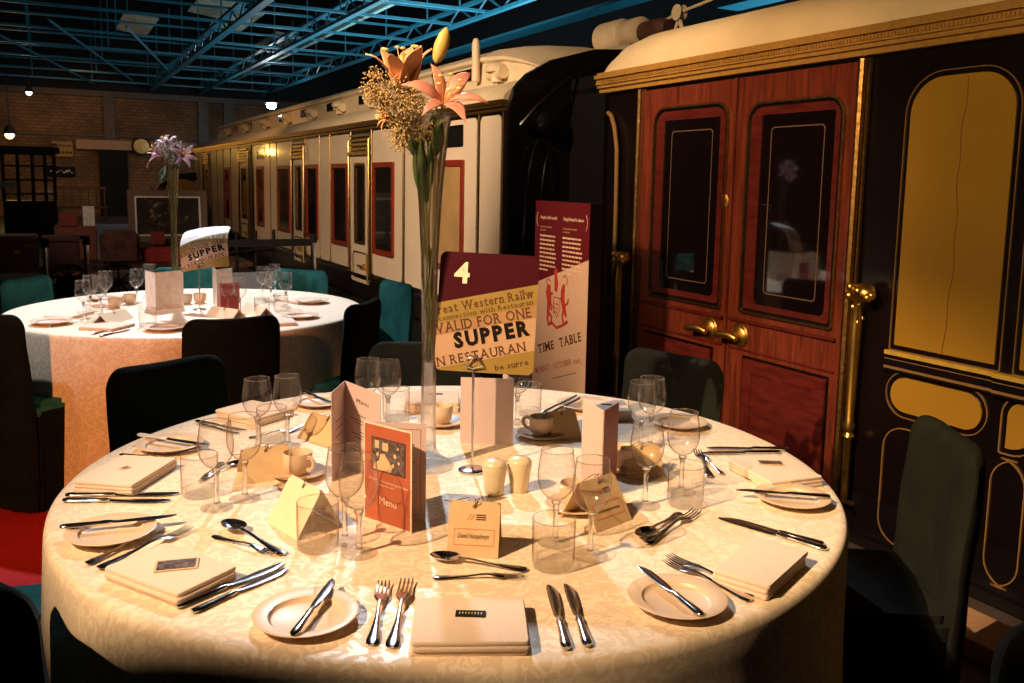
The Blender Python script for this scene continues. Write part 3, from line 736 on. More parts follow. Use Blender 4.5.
tag(MB().box(1.14, 1.30, 11.72, 11.74, .60, .76).build('notice_card', M['menu_red'], T=RB), 'small pink notice hanging at the foot of the painting', 'notice')
# barrier posts and belt
t = bthing('barrier_post', 'silver barrier post near the open trunk, furthest left', 'barrier post', -.02, 9.6)
def post(v, u, h, t):
    bpart(MB().lathe([(.15, 0), (.15, .015), (.03, .03), (.025, .04)], 24, Matrix.Translation((v, u, 0))), 'base', M['black'], t, smooth=True)
    bpart(MB().lathe([(.025, .03), (.025, h-.08)], 16, Matrix.Translation((v, u, 0))), 'pole', M['chrome'], t, smooth=True)
    bpart(MB().lathe([(.034, h-.08), (.034, h), (.01, h+.01)], 16, Matrix.Translation((v, u, 0))), 'cap', M['black'], t, smooth=True)
post(-.02, 9.6, .82, t)
t = bthing('barrier_post', 'silver barrier post right of the leather trunks, behind the far table', 'barrier post', .34, 9.6); post(.34, 9.6, .84, t)
t = bthing('barrier_post', 'silver barrier post beside the cream coach', 'barrier post', 2.33, 8.6); post(2.33, 8.6, .90, t)
bpart(MB().box(1.30, 2.31, 8.59, 8.605, .79, .86), 'belt', M['black'], t)
# black barrow beside the coach
t = bthing('station_barrow', 'black iron station barrow with rails beside the cream coach', 'barrow', 2.1, 10)
b = MB()
for (p, q) in (((1.35, 9.6, .2), (2.35, 10.4, .2)), ((1.35, 9.6, .62), (2.35, 10.4, .62)), ((1.35, 9.6, 0), (1.35, 9.6, .85)), ((1.6, 9.8, 0), (1.6, 9.8, .85)), ((1.85, 10, 0), (1.85, 10, .85)), ((2.1, 10.2, 0), (2.1, 10.2, .85)), ((2.35, 10.4, 0), (2.35, 10.4, .85)), ((1.5, 9.0, .1), (1.35, 9.6, .62)), ((2.2, 9.6, .1), (2.35, 10.4, .62))):
    b.tube([p, q], .02, 6)
bpart(b, 'frame', M['black'], t); b = MB(); b.box(1.45, 2.2, 9.5, 9.52, .1, .45); bpart(b, 'panel', mat('blue_grey_enamel', (.25, .27, .32), .3), t, T=None) if False else bpart(b, 'panel', mat('blue_grey_enamel', (.20, .22, .27), .3), t)
# far lamps
def lamp(label, v, u, z, r, col, e, watt):
    t = bthing('flood_lamp', label, 'lamp', v, u, z)
    bpart(MB().sphere((v, u, z), r, 16, 10), 'bulb', emat('lamp_glow', col, e), t, smooth=True)
    bpart(MB().lathe([(r*1.3, 0), (r*1.5, .02), (r*.7, r*2), (.02, r*2.2)], 20, Matrix.Translation((v, u, z+.2*r))), 'hood', M['black'], t, smooth=True)
    bpart(MB().tube([(v, u, z+r*2.2), (v, u, 7.6)], .015, 6), 'cord', M['black'], t)
    if watt:
        l = bpy.data.lights.new('lamp_light', 'POINT'); l.energy = watt; l.color = col; l.shadow_soft_size = r
        o = bpy.data.objects.new('lamp_light', l); COL.objects.link(o); o.location = bw(v, u-.3, z-.25)
lamp('blinding white flood lamp hanging above the far end of the cream coach', 6.2, 27.5, 3.66, .15, (.92, .96, 1), 80, 60)
lamp('small white lamp high at the far left', -.3, 30, 3.8, .08, (.85, .9, 1), 8, 10)
lamp('small amber lamp above the kiosk at the far left', -.85, 30, 2.55, .12, (1, .55, .12), 12, 40)

# ------------------------------------------------------------------ lettering with slab serifs
_gl = {}
def glyph(ch, bold):
    k = (ch, bold)
    if k in _gl: return _gl[k]
    cu = bpy.data.curves.new('g', 'FONT'); cu.body = ch; cu.size = 1; cu.offset = bold; cu.resolution_u = 2
    o = bpy.data.objects.new('g', cu); COL.objects.link(o); bpy.context.view_layer.update()
    me = bpy.data.meshes.new_from_object(o); bpy.data.objects.remove(o); bpy.data.curves.remove(cu)
    vs = [(v.co.x, v.co.y) for v in me.vertices]; fs = [tuple(p.vertices) for p in me.polygons]
    bpy.data.meshes.remove(me); _gl[k] = (vs, fs); return vs, fs
SER = set('TIMEABLDFNRVWHKPYUXhilmnrkdpquvwyft')
def serif_text(body, m, parent, T, w, h, bold=.0, name='lettering', z=.0006, serif=True):
    vs, fs = [], []; x = 0
    for ch in body:
        if ch == ' ': x += .32; continue
        gv, gf = glyph(ch, bold); x0 = min(p[0] for p in gv); x1 = max(p[0] for p in gv)
        y0 = min(p[1] for p in gv); y1 = max(p[1] for p in gv)
        o = len(vs); vs += [(p[0]-x0+x, p[1]) for p in gv]; fs += [tuple(i+o for i in f) for f in gf]
        if serif and ch in SER:
            for yy, s_ in ((y0, 1), (y1, -1)):
                ys = yy+s_*.02; iv = []
                for f in gf:
                    P_ = [gv[i] for i in f]; c = []
                    for i in range(len(P_)):
                        (ax, ay), (bx, by) = P_[i], P_[(i+1) % len(P_)]
                        if (ay-ys)*(by-ys) < 0: c.append(ax+(bx-ax)*(ys-ay)/(by-ay))
                    if len(c) >= 2: iv.append([min(c), max(c)])
                iv.sort(); mg = []
                for a, b in iv:
                    if mg and a <= mg[-1][1]+.01: mg[-1][1] = max(mg[-1][1], b)
                    else: mg.append([a, b])
                for a, b in mg:
                    if b-a > .34: continue
                    o = len(vs); e = .075; t_ = .045+bold
                    q0, q1 = (yy, yy+t_) if s_ > 0 else (yy-t_, yy)
                    vs += [(a-e-x0+x, q0), (b+e-x0+x, q0), (b+e-x0+x, q1), (a-e-x0+x, q1)]; fs.append((o, o+1, o+2, o+3))
        x += x1-x0+.13
    xs = [p[0] for p in vs]; H = .73
    sx = w/(max(xs)-min(xs)); sy = h/H
    me = bpy.data.meshes.new(name); me.from_pydata([((p[0])*sx, p[1]*sy, z) for p in vs], [], fs); me.materials.append(m)
    o = bpy.data.objects.new(name, me); COL.objects.link(o); o.parent = parent; o.matrix_local = T; return o
def join_text(objs, name='lettering'):
    """merge a few lettering meshes (same parent) into one part"""
    me = bpy.data.meshes.new(name); vs, fs, mi, mats = [], [], [], []
    for ob in objs:
        o = len(vs); Tm = ob.matrix_basis
        mm = ob.data.materials[0]
        if mm not in mats: mats.append(mm)
        vs += [tuple(Tm @ v.co) for v in ob.data.vertices]
        for p in ob.data.polygons: fs.append(tuple(i+o for i in p.vertices)); mi.append(mats.index(mm))
    me.from_pydata(vs, [], fs)
    for m_ in mats: me.materials.append(m_)
    me.polygons.foreach_set('material_index', mi)
    par = objs[0].parent
    for ob in objs: bpy.data.objects.remove(ob)
    r = bpy.data.objects.new(name, me); COL.objects.link(r); r.parent = par; return r
def scribble(x0, x1, y, amp, m, parent, name='handwriting', seed=1, z=.0006):
    rnd = random.Random(seed); pts = []; n = 26
    for k in range(n*3):
        t = k/(n*3-1); pts.append((x0+(x1-x0)*t+amp*.4*math.sin(k*1.9), y+amp*math.sin(k*1.45)*(.5+.5*rnd.random()), z))
    return MB().tube(pts, .0006, 4, flat=.4).build(name, m, parent)
def clip(poly, a, b, c):
    """keep a*x+b*y<=c"""
    out = []
    for i in range(len(poly)):
        p, q = poly[i], poly[(i+1) % len(poly)]
        dp, dq = a*p[0]+b*p[1]-c, a*q[0]+b*q[1]-c
        if dp <= 0: out.append(p)
        if dp*dq < 0:
            t = dp/(dp-dq); out.append((p[0]+(q[0]-p[0])*t, p[1]+(q[1]-p[1])*t))
    return out
Z0 = lambda z: (lambda x, y: (x, y, z))

# ------------------------------------------------------------------ tables
C1 = Vector((-.126, 2.096)); C2 = Vector((-1.708, 4.649)); TR = .90; TZ = .75
def cloth_mesh(seed, amp=.022, flare=.035):
    rnd = random.Random(seed); ph = [rnd.random()*6.28 for _ in range(6)]; n = 256
    rings = [(r, TZ, 0) for r in (.02, .3, .6, .8, .87)]+[(TR-.015, TZ, 0), (TR-.005, TZ-.002, 0), (TR+.001, TZ-.008, 0), (TR+.004, TZ-.02, 0)]
    for k in range(1, 19):
        t = k/18; rings.append((TR+.004+flare*t, TZ-.02-(TZ-.026)*t, t))
    vs, fs = [], []
    for (r, z, t) in rings:
        for k in range(n):
            a = 2*PI*k/n
            f = math.sin(9*a+ph[0])+.6*math.sin(15*a+ph[1]+.5*t)+.5*math.sin(6*a+ph[2])+.35*math.sin(23*a+ph[3])
            f = math.copysign(abs(f)**1.25, f)
            R_ = r+amp*f*t**.8*(1 if f > 0 else .8)
            vs.append((R_*math.cos(a), R_*math.sin(a), z+(.0012*math.sin(5*a+ph[4])*r if t == 0 else 0)))
    for i in range(len(rings)-1):
        for k in range(n):
            a_, b_ = i*n+k, i*n+(k+1) % n; fs.append((a_, b_, b_+n, a_+n))
    b = MB(); fs.append(tuple(reversed(range(n)))); b.add(vs, fs); return b
def table(C, lab, clab, seed, **k):
    t = thing('round_table', lab, 'table', (C.x, C.y, 0))
    MB().lathe([(.86, 0), (.86, .02), (.84, .025)], 64, Matrix.Translation((0, 0, TZ-.032))).build('tabletop', M['oldwood'], t)
    for k_ in range(4):
        a = PI/4+k_*PI/2; MB().tube([(.55*math.cos(a), .55*math.sin(a), 0), (.55*math.cos(a), .55*math.sin(a), TZ-.033)], .018, 10).build('leg', M['black'], t)
    o = cloth_mesh(seed, **k).build('tablecloth', M['cloth'], smooth=True); o.location = (C.x, C.y, 0)
    tag(o, clab, 'tablecloth')
table(C1, 'large round dining table in the foreground under the damask cloth', 'cream damask tablecloth reaching the floor on the foreground table', 3)
table(C2, 'round dining table further back near the painting', 'cream and orange lit tablecloth hanging from the further table', 11, amp=.045, flare=.06)
cp = MB(); cp.box(-4.2, .55, 1.2, 7.2, 0, .004); tag(cp.build('carpet', M['carpet'], T=RB), 'red carpet on the floor beneath the two dining tables', 'carpet')

# ------------------------------------------------------------------ chairs
def make_chair(m, mseat):
    t = thing('covered_chair', 'chair', 'chair')
    # back cover: rounded slab to the floor, gently curved
    nx, nz = 18, 22; vs, fs = [], []
    zs = [.012+.77*j/12 for j in range(13)]+[.79+.07*math.sin(PI/2*j/9) for j in range(1, 10)]; nz = len(zs)-1
    def outline(z):
        w = .205+.010*(1-z/.86); r = .062
        if z > .86-r: w -= r*(1-math.sqrt(max(0, 1-((z-.86+r)/r)**2)))
        return w
    for side in (0, 1):
        for j in range(nz+1):
            z = zs[j]; w = outline(z)
            for i in range(nx+1):
                x = w*(2*i/nx-1); e = 1-abs(2*i/nx-1)**6
                zz = z+.010*(x/.2)**2*max(0, (z-.7)/.16)**2
                th = .028*math.sqrt(max(0, e))*(1 if z < .82 else math.sqrt(max(0.02, 1-((z-.82)/.0405)**2)))+.003
                fold = .006*math.sin(i*2.1+1)*(1-z/.86)+.003*math.sin(x*31+z*23)
                y = -.05*(z-.45)*1.2*(z > .45)+.03*(x/.2)**2 + (th if side else -th)+fold
                vs.append((x, y, zz))
    m_ = (nx+1)*(nz+1)
    for side in (0, 1):
        for j in range(nz):
            for i in range(nx):
                a = side*m_+j*(nx+1)+i; q = (a, a+1, a+nx+2, a+nx+1); fs.append(q if side == 0 else q[::-1])
    for j in range(nz):
        for i in (0, nx):
            a = j*(nx+1)+i; fs.append((a, a+nx+1, a+nx+1+m_, a+m_))
    for i in range(nx):
        for j in (0, nz):
            a = j*(nx+1)+i; fs.append((a, a+1, a+1+m_, a+m_))
    b = MB(); b.add(vs, fs); b.build('back_cover', m, t, smooth=True)
    # seat
    MB().plate(rr(-.205, .205, .02, .43, .04, 5), Z0(.40), Z0(.475)).build('seat_cover', mseat, t, smooth=True, bev=.02)
    # skirt
    lp = rr(-.205, .205, .03, .43, .04, 14); n = len(lp); b = MB(); vs, fs = [], []
    for j in range(9):
        z = .44-.435*j/8; t_ = j/8
        for k, (x, y) in enumerate(lp):
            f = .012*t_*math.sin(k*1.7)+.02*t_; d = math.hypot(x, y-.22) or 1
            vs.append((x+x/d*f, y+(y-.22)/d*f, z))
    for j in range(8):
        for k in range(n):
            a, c = j*n+k, j*n+(k+1) % n; fs.append((a, c, c+n, a+n))
    b.add(vs, fs); b.build('skirt', m, t, smooth=True)
    return t
ch_t = make_chair(M['chair'], M['chair']); ch_d = make_chair(M['chair_shaded'], M['chair_shaded']); ch_k = make_chair(M['chair_deep_shade'], M['chair'])
used = set()
def chair(proto, C, ang, dist, label, twist=0):
    a = math.radians(ang); x, y = C.x+dist*math.cos(a), C.y+dist*math.sin(a)
    rz = a+PI/2+math.radians(twist)          # local +y towards the table
    if proto.name not in used:
        used.add(proto.name); proto.location = (x, y, 0); proto.rotation_euler = (0, 0, rz); proto['label'] = label; proto['group'] = 'covered dining chairs'
    else:
        copy_tree(proto, label, (x, y, 0), rz, 'covered dining chairs')
GR = 'covered dining chairs'
chair(ch_k, C1, 146, 1.17, 'chair with a shade-darkened cover at the back left of the foreground table, just above the cloth', -4)
chair(ch_d, C1, 100, 1.10, 'chair with a shade-darkened cover behind the foreground table between the tall vase and the green chair')
chair(ch_d, C1, 53.3, 1.17, 'chair with an olive, shade-darkened cover in front of the mahogany doors', -8)
chair(ch_d, C1, .5, 1.205, 'chair with a shade-darkened cover at the right of the foreground table before the oval mustard panel', -6)
chair(ch_d, C1, -42, 1.26, 'chair with a shade-darkened cover cut off by the bottom right corner')
chair(ch_k, C1, 196, 1.20, 'chair with a shade-darkened cover at the left edge beside the foreground table')
chair(ch_k, C1, 229, 1.06, 'chair with a shade-darkened cover cut off by the bottom left corner')
chair(ch_k, C2, -61.5, 1.10, 'chair with a shade-darkened cover standing in front of the further table with its back to us', 4)
chair(ch_k, C2, -22, 1.06, 'chair with a shade-darkened cover at the right front of the further table', 10)
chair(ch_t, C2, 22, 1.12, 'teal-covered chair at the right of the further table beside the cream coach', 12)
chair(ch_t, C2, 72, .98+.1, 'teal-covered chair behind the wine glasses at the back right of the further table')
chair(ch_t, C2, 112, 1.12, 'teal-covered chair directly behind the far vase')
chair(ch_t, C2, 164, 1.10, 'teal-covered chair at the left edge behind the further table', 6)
chair(ch_k, C2, -118, 1.08, 'chair with a shade-darkened back and a teal seat at the left edge in front of the further table', 0)

# ------------------------------------------------------------------ tableware prototypes
PROTO = {}
def make_glass():
    t = thing('wine_glass', 'w', 'wine glass')
    bwl = [(.0335, .200), (.0355, .185), (.0385, .165), (.0400, .148), (.0385, .130), (.033, .114), (.022, .101), (.010, .094), (.002, .092)]
    MB().lathe(bwl, 40, cap0=False, cap1=False).build('bowl', M['thin'], t, smooth=True)
    MB().lathe([(.0338, .1995), (.0345, .2005), (.0338, .2015), (.0331, .2005), (.0338, .1995)], 32, cap0=False, cap1=False).build('rim', M['glass'], t, smooth=True)
    MB().lathe([(.001, .0), (.036, .0), (.0365, .0015), (.030, .003), (.014, .006), (.0055, .012), (.001, .012)], 32, cap0=False, cap1=False).build('foot', M['foot_glass'], t, smooth=True)
    MB().lathe([(.0075, .0115), (.0056, .03), (.0050, .06), (.0062, .080), (.0105, .0895), (.002, .0925)], 24).build('stem', M['glass'], t, smooth=True)
    return t
def make_tumbler():
    t = thing('tumbler', 't', 'tumbler')
    MB().lathe([(.0385, .088), (.0385, .06), (.038, .02), (.0378, .0105)], 40, cap0=False, cap1=False).build('wall', M['thin'], t, smooth=True)
    MB().lathe([(.0383, .0875), (.039, .0885), (.0383, .0895), (.0376, .0885), (.0383, .0875)], 32, cap0=False, cap1=False).build('rim', M['glass'], t, smooth=True)
    MB().lathe([(.034, 0), (.0375, .003), (.0384, .010), (.036, .016), (.02, .013), (.001, .012)], 36).build('thick_base', M['foot_glass'], t, smooth=True)
    return t
def make_plate():
    return MB().lathe([(.001, .0035), (.052, .0035), (.056, 0.0), (.060, .001), (.066, .008), (.092, .0165), (.0945, .0185), (.0925, .0195), (.071, .0145), (.0675, .0140), (.0645, .0085), (.060, .0065), (.001, .0060)], 56, cap0=False, cap1=False).build('side_plate', M['china'], smooth=True)
def make_saucer():
    return MB().lathe([(.001, .003), (.03, .003), (.033, 0), (.036, .001), (.065, .0115), (.067, .0135), (.065, .0145), (.036, .0065), (.027, .0055), (.001, .0055)], 40, cap0=False, cap1=False).build('saucer', M['china'], smooth=True)
def make_cup():
    t = thing('tea_cup', 'c', 'cup')
    MB().lathe([(.001, .002), (.020, .0), (.022, .003), (.030, .010), (.0335, .03), (.0345, .052), (.0335, .0535), (.0322, .052), (.031, .03), (.027, .012), (.001, .008)], 36, cap0=False, cap1=False).build('bowl', M['china'], t, smooth=True)
    MB().tube([(.032, 0, .044), (.044, 0, .047), (.053, 0, .040), (.053, 0, .028), (.044, 0, .018), (.032, 0, .016)], .0038, 8, flat=1.4).build('handle', M['china'], t, smooth=True)
    return t
def make_knife(pearl=False):
    t = thing('table_knife', 'k', 'knife')
    st = [(0, 0, .0045, .004, .003), (.004, 0, .0045, .008, .0042), (.015, 0, .0045, .0092, .0045), (.04, 0, .0045, .0078, .0042), (.07, 0, .0045, .0062, .0038), (.085, 0, .0045, .0075, .0044), (.09, 0, .0045, .005, .004), (.096, 0, .0045, .0052, .0038)]
    MB().stations(st, 12).build('handle', M['pearl'] if pearl else M['silver'], t, smooth=True)
    st = [(.094, 0, .0045, .0045, .003), (.105, 0, .004, .0075, .0014), (.13, .0005, .004, .0092, .0011), (.165, .001, .004, .0102, .0010), (.19, .001, .004, .0098, .0010), (.207, -.001, .004, .0072, .0009), (.218, -.0035, .004, .003, .0007)]
    MB().stations(st, 8).build('blade', M['silver'], t, smooth=True)
    return t
def make_fork():
    t = thing('table_fork', 'f', 'fork')
    st = [(0, 0, .0035, .004, .0014), (.004, 0, .0035, .0095, .002), (.016, 0, .0035, .0105, .0022), (.04, 0, .004, .0075, .0022), (.075, 0, .006, .0042, .0022), (.105, 0, .0095, .0030, .0024), (.125, 0, .0105, .0036, .0020)]
    MB().stations(st, 10).build('handle', M['silver'], t, smooth=True)
    b = MB(); b.stations([(.122, 0, .0105, .0036, .0018), (.132, 0, .010, .0085, .0013), (.145, 0, .0075, .0115, .0011), (.157, 0, .0055, .0120, .0011)], 10)
    for k in range(4):
        x = -.0098+.00653*k
        b.stations([(.153, x, .0056, .0022, .0011), (.170, x, .0045, .0020, .0010), (.188, x*.97, .0055, .0017, .0009), (.202, x*.95, .0085, .0009, .0006)], 6)
    b.build('tines', M['silver'], t, smooth=True)
    return t
def make_spoon():
    t = thing('dessert_spoon', 's', 'spoon')
    st = [(0, 0, .0035, .004, .0014), (.004, 0, .0035, .0095, .002), (.016, 0, .0035, .0105, .0022), (.04, 0, .004, .0072, .0022), (.075, 0, .006, .0040, .0022), (.105, 0, .0095, .0030, .0024), (.132, 0, .0105, .0045, .0018)]
    MB().stations(st, 10).build('handle', M['silver'], t, smooth=True)
    vs, fs = [], []; n = 24; rg = 7
    for s_ in (0, 1):
        for i in range(rg+1):
            r = i/rg
            for k in range(n):
                a = 2*PI*k/n; w = .0195*(1-.12*math.sin(a))
                vs.append((w*r*math.cos(a), .158+.030*r*math.sin(a), .0105-.0085*(1-r*r)+.001*s_))
    for s_ in (0, 1):
        for i in range(rg):
            for k in range(n):
                a_, b_ = s_*(rg+1)*n+i*n+k, s_*(rg+1)*n+i*n+(k+1) % n
                fs.append((a_, b_, b_+n, a_+n) if s_ == 0 else (a_+n, b_+n, b_, a_))
    for k in range(n):
        a_, b_ = rg*n+k, rg*n+(k+1) % n; c = (rg+1)*n; fs.append((a_, b_, b_+c, a_+c))
    b = MB(); b.add(vs, fs); b.build('bowl', M['silver'], t, smooth=True)
    return t
MAKERS = dict(glass=make_glass, tumbler=make_tumbler, plate=make_plate, saucer=make_saucer, cup=make_cup, knife=make_knife, pearl_knife=lambda: make_knife(True), fork=make_fork, spoon=make_spoon)
CATS = dict(plate='plate', saucer='saucer')
def put(kind, label, pos, rz=0, group=None, scale=1, T=None):
    """one tableware item; the first is built, later ones are copies with their parts"""
    if kind not in PROTO: o = PROTO[kind] = MAKERS[kind]()
    else: o = copy_tree(PROTO[kind])
    o['label'] = label
    if kind in CATS: o['category'] = CATS[kind]
    if group: o['group'] = group
    if T is not None: o.matrix_world = T
    else: o.location = pos; o.rotation_euler = (0, 0, rz)
    o.scale = (scale,)*3
    return o
LEN = dict(knife=.218, pearl_knife=.218, fork=.202, spoon=.188)
def cut(kind, label, pa, pb, group=None, za=TZ+.001, zb=None, L=None):
    """cutlery from handle end (pixel pa) to tip (pixel pb)"""
    zb = za if zb is None else zb
    A, B = at(*pa, za), at(*pb, zb); d = B-A; Ln = d.length
    s = min(1.12, max(.74, Ln/LEN[kind]))
    mid = (A+B)/2; d.normalize()
    x = d.cross(Vector((0, 0, 1))).normalized(); z = x.cross(d)
    A2 = mid-d*(LEN[kind]*s/2)
    T = Matrix(((x.x, d.x, z.x, A2.x), (x.y, d.y, z.y, A2.y), (x.z, d.z, z.z, A2.z), (0, 0, 0, 1)))
    o = put(kind, label, None, T=T, group=group); o.matrix_world = T @ Matrix.Scale(s, 4); return o

# ------------------------------------------------------------------ foreground table: place settings
def napkin(label, px3, h=.024, layers=3, seed=1, group=None, grow=1.0):
    """folded napkin from three top corners (near-left, near-right, far-right)"""
    a, b_, c = [at(*p, TZ+h) for p in px3]
    w = (b_-a).length; d = (c-b_).length; x = (b_-a).normalized()
    cen = (a+c)/2; rz = math.atan2(x.y, x.x)
    w *= grow; d *= grow
    rnd = random.Random(seed); mb = MB(); th = h/layers
    t_ = MB()
    for k in range(layers):
        ox, oy = rnd.uniform(-.003, .003), rnd.uniform(-.003, .003)
        s = 1-.004*k; lp = rr(-w/2*s+ox, w/2*s+ox, -d/2*s+oy, d/2*s+oy, .006, 3)
        z0, z1 = th*k+.0006, th*(k+1)
        lq = [(p[0]*.985, p[1]*.985) for p in lp]
        n = len(lp); vs = [(p[0]*.99, p[1]*.99, z0) for p in lp]+[(p[0], p[1], z0+th*.35) for p in lp]+[(p[0], p[1], z0+th*.7) for p in lp]+[(p[0]*.985, p[1]*.985, z1) for p in lp]
        vs += [(x_*.5, y_*.5, z1+.0012) for x_, y_ in lp]
        fs = [tuple(reversed(range(n)))]
        for j in range(4):
            for i in range(n): fs.append((j*n+i, j*n+(i+1) % n, (j+1)*n+(i+1) % n, (j+1)*n+i))
        fs.append(tuple(range(4*n, 5*n))); mb.add(vs, fs)
    o = mb.build('folded_napkin', M['napkin'], smooth=True)
    o.location = (cen.x, cen.y, TZ+.0005); o.rotation_euler = (0, 0, rz)
    tag(o, label, 'napkin', group or 'folded napkins on the foreground table'); return o
def ntag(label, px, w, d, rz, h=.0265, photo=False, name='name_tag', tall=.0015):
    p = at(*px, TZ+h)
    t = thing(name, label, 'tag', (p.x, p.y, TZ+h), rz)
    if photo:
        MB().plate(rr(-w/2, w/2, -d/2, d/2, .001, 1), Z0(0), Z0(tall)).build('card', M['kraft'], t)
        MB().plate(rr(-w/2+.004, w/2-.004, -d/2+.004, d/2-.004, .001, 1), Z0(tall), Z0(tall+.0004)).build('photo_print', M['tag_photo'], t)
    else:
        MB().plate(rr(-w/2, w/2, -d/2, d/2, .001, 2), Z0(0), Z0(tall)).build('plate', M['tag_black'], t)
        text('FRIDERICA' if False else 'THIRDCLASS'[0:0]+'||||||||', 'lettering', M['gold_ink'], t, TX(-w*.38, -d*.16), w=w*.76, h=d*.3, z=tall+.0004)
    return t
napkin('folded cream napkin at the near edge with a small dark green tag', [(411, 643), (531, 642), (523, 597)], seed=1)
ntag('small dark green tag with gold letters on the near napkin', (470.5, 614), .047, .019, -.01)
napkin('folded cream napkin at the near left carrying a little photo tag', [(172, 598), (233, 569), (169, 541)], seed=2)
ntag('little photo tag lying on the near left napkin', (176.5, 565), .072, .045, .28, photo=True, name='photo_tag')
napkin('plain folded cream napkin at the near right without a tag', [(766, 588), (806, 552), (757, 535)], seed=3, h=.028)
napkin('folded cream napkin at the right with a photo tag', [(762, 483), (815, 477), (785, 453)], seed=4)
ntag('little photo tag lying on the right-hand napkin', (770.5, 463), .062, .034, -.1, photo=True, name='photo_tag')
napkin('folded cream napkin at the left with a small tan tag', [(85, 482), (145, 486), (164, 458)], seed=5)
ntag('small tan tag on the left-hand napkin', (125, 468), .022, .016, 1.0, photo=True, name='photo_tag')
napkin('folded cream napkin at the back left beside the darkened chair', [(248, 421), (286, 410), (262, 398)], seed=6)
napkin('folded cream napkin at the back, seen behind the tall vase, with a dark tag', [(405, 403), (460, 403), (458, 391)], seed=7, h=.03)
ntag('tiny dark tag on the napkin behind the tall vase', (437, 394), .035, .012, 0, h=.032)
napkin('folded cream napkin at the back right behind the maroon menu, with a dark tag', [(588, 411), (632, 411), (626, 400)], seed=8, h=.03)
ntag('tiny dark tag on the napkin behind the maroon menu', (606.5, 404.5), .032, .01, -.15, h=.032)

G = 'side plates on the foreground table'
for lab, px in (('cream side plate at the near edge left of the forks', (306, 614)), ('cream side plate at the near right with a knife across it', (677, 598)),
                ('cream side plate at the left edge with a dark knife over it', (111, 531)), ('cream side plate at the right edge below the photo-tagged napkin', (792, 497)),
                ('cream side plate at the back left carrying the pale-handled knife', (170, 444)), ('cream side plate at the back right in front of the mahogany doors', (679, 422)),
                ('cream side plate at the back beyond the two back-left wine glasses', (319, 401)), ('cream side plate partly behind the maroon menu', (583, 404))):
    p = at(*px, TZ+.012); put('plate', lab, (p.x, p.y, TZ+.0008), group=G, scale=.885)
K = 'knives on the foreground table'; FK = 'forks on the foreground table'; SPN = 'dessert spoons on the foreground table'
ZP = TZ+.0172
def kn(lab, a, b, **k): return cut('knife', lab, a, b, group=K, **k)
def fk(lab, a, b, **k): return cut('fork', lab, a, b, group=FK, **k)
kn('knife lying across the near left side plate, blade pointing away', (293, 637), (334, 581), za=ZP)
kn('knife lying across the near right side plate', (702, 617), (640, 568), za=ZP)
kn('knife lying over the left-edge side plate', (60, 529), (177, 517), za=ZP)
kn('knife lying over the right-edge side plate', (830, 498), (736, 491), za=ZP)
cut('pearl_knife', 'pale-handled knife on the back left side plate', (138, 436), (207, 446), group=K, za=ZP)
kn('knife on the side plate beyond the back-left wine glasses', (303, 392), (333, 404), za=ZP)
kn('left knife of the pair right of the near napkin', (567, 651), (550, 587))
kn('right knife of the pair right of the near napkin', (588, 648), (567, 586))
kn('upper knife of the pair beside the photo-tagged near left napkin', (176, 609), (284, 565))
kn('lower knife of the pair beside the photo-tagged near left napkin', (192, 614), (288, 570))
kn('upper knife of the pair in front of the tan-tagged napkin at the left', (66, 497), (179, 495))
kn('lower knife of the pair in front of the tan-tagged napkin at the left', (63, 502), (170, 502))
kn('upper knife of the pair behind the plain near right napkin', (824, 546), (726, 519))
kn('lower knife of the pair behind the plain near right napkin', (827, 551), (719, 519))
kn('upper dark knife behind the photo-tagged napkin at the right', (788, 450), (706, 449))
kn('lower dark knife behind the photo-tagged napkin at the right', (780, 453), (700, 454))
kn('upper knife of the pair by the back left napkin', (196, 422), (246, 431))
kn('lower knife of the pair by the back left napkin', (200, 425), (238, 434))
kn('knife leaning up at the back behind the round cup', (545, 412), (575, 397), za=TZ+.004, zb=TZ+.03)
kn('second knife leaning up at the back behind the round cup', (551, 414), (579, 399), za=TZ+.004, zb=TZ+.026)
fk('outer fork left of the near napkin', (372, 647), (384, 585))
fk('inner fork next to the near napkin', (392, 650), (407, 583))
fk('outer fork by the photo-tagged near left napkin', (86, 565), (163, 531))
fk('inner fork by the photo-tagged near left napkin', (98, 570), (190, 530))
fk('upper fork by the near right side plate', (757, 597), (668, 558))
fk('lower fork by the near right side plate', (751, 602), (665, 563))
fk('fork by the right-edge side plate pointing left', (816, 486), (744, 480))
fk('fork standing beside the tumbler at the right', (710, 478), (697, 452))
fk('fork by the tan-tagged napkin at the left', (120, 455), (176, 461))
fk('fork inside the tumbler shadow at the left', (222, 463), (200, 484))
fk('dessert fork above the near napkin', (433, 579), (524, 578), )
fk('dessert fork above the near left napkin', (213, 537), (276, 556))
fk('dessert fork right of the near tumbler, tines up right', (646, 545), (697, 513))
fk('dark fork at the back pointing right near the maroon menu', (610, 421), (560, 408))
fk('dessert fork behind the two back-left wine glasses', (252, 438), (296, 430))
cut('spoon', 'dessert spoon above the near napkin', (527, 571), (430, 559), group=SPN)
cut('spoon', 'dessert spoon above the near left napkin', (285, 556), (224, 525), group=SPN)
cut('spoon', 'dessert spoon right of the near tumbler', (680, 514), (638, 541), group=SPN)
cut('spoon', 'dessert spoon shining beside the back-left wine glasses', (283, 434), (328, 420), group=SPN)
cut('spoon', 'dessert spoon in front of the left tumbler', (206, 478), (236, 465), group=SPN)
cut('spoon', 'dessert spoon by the tumbler at the right', (722, 474), (700, 458), group=SPN)

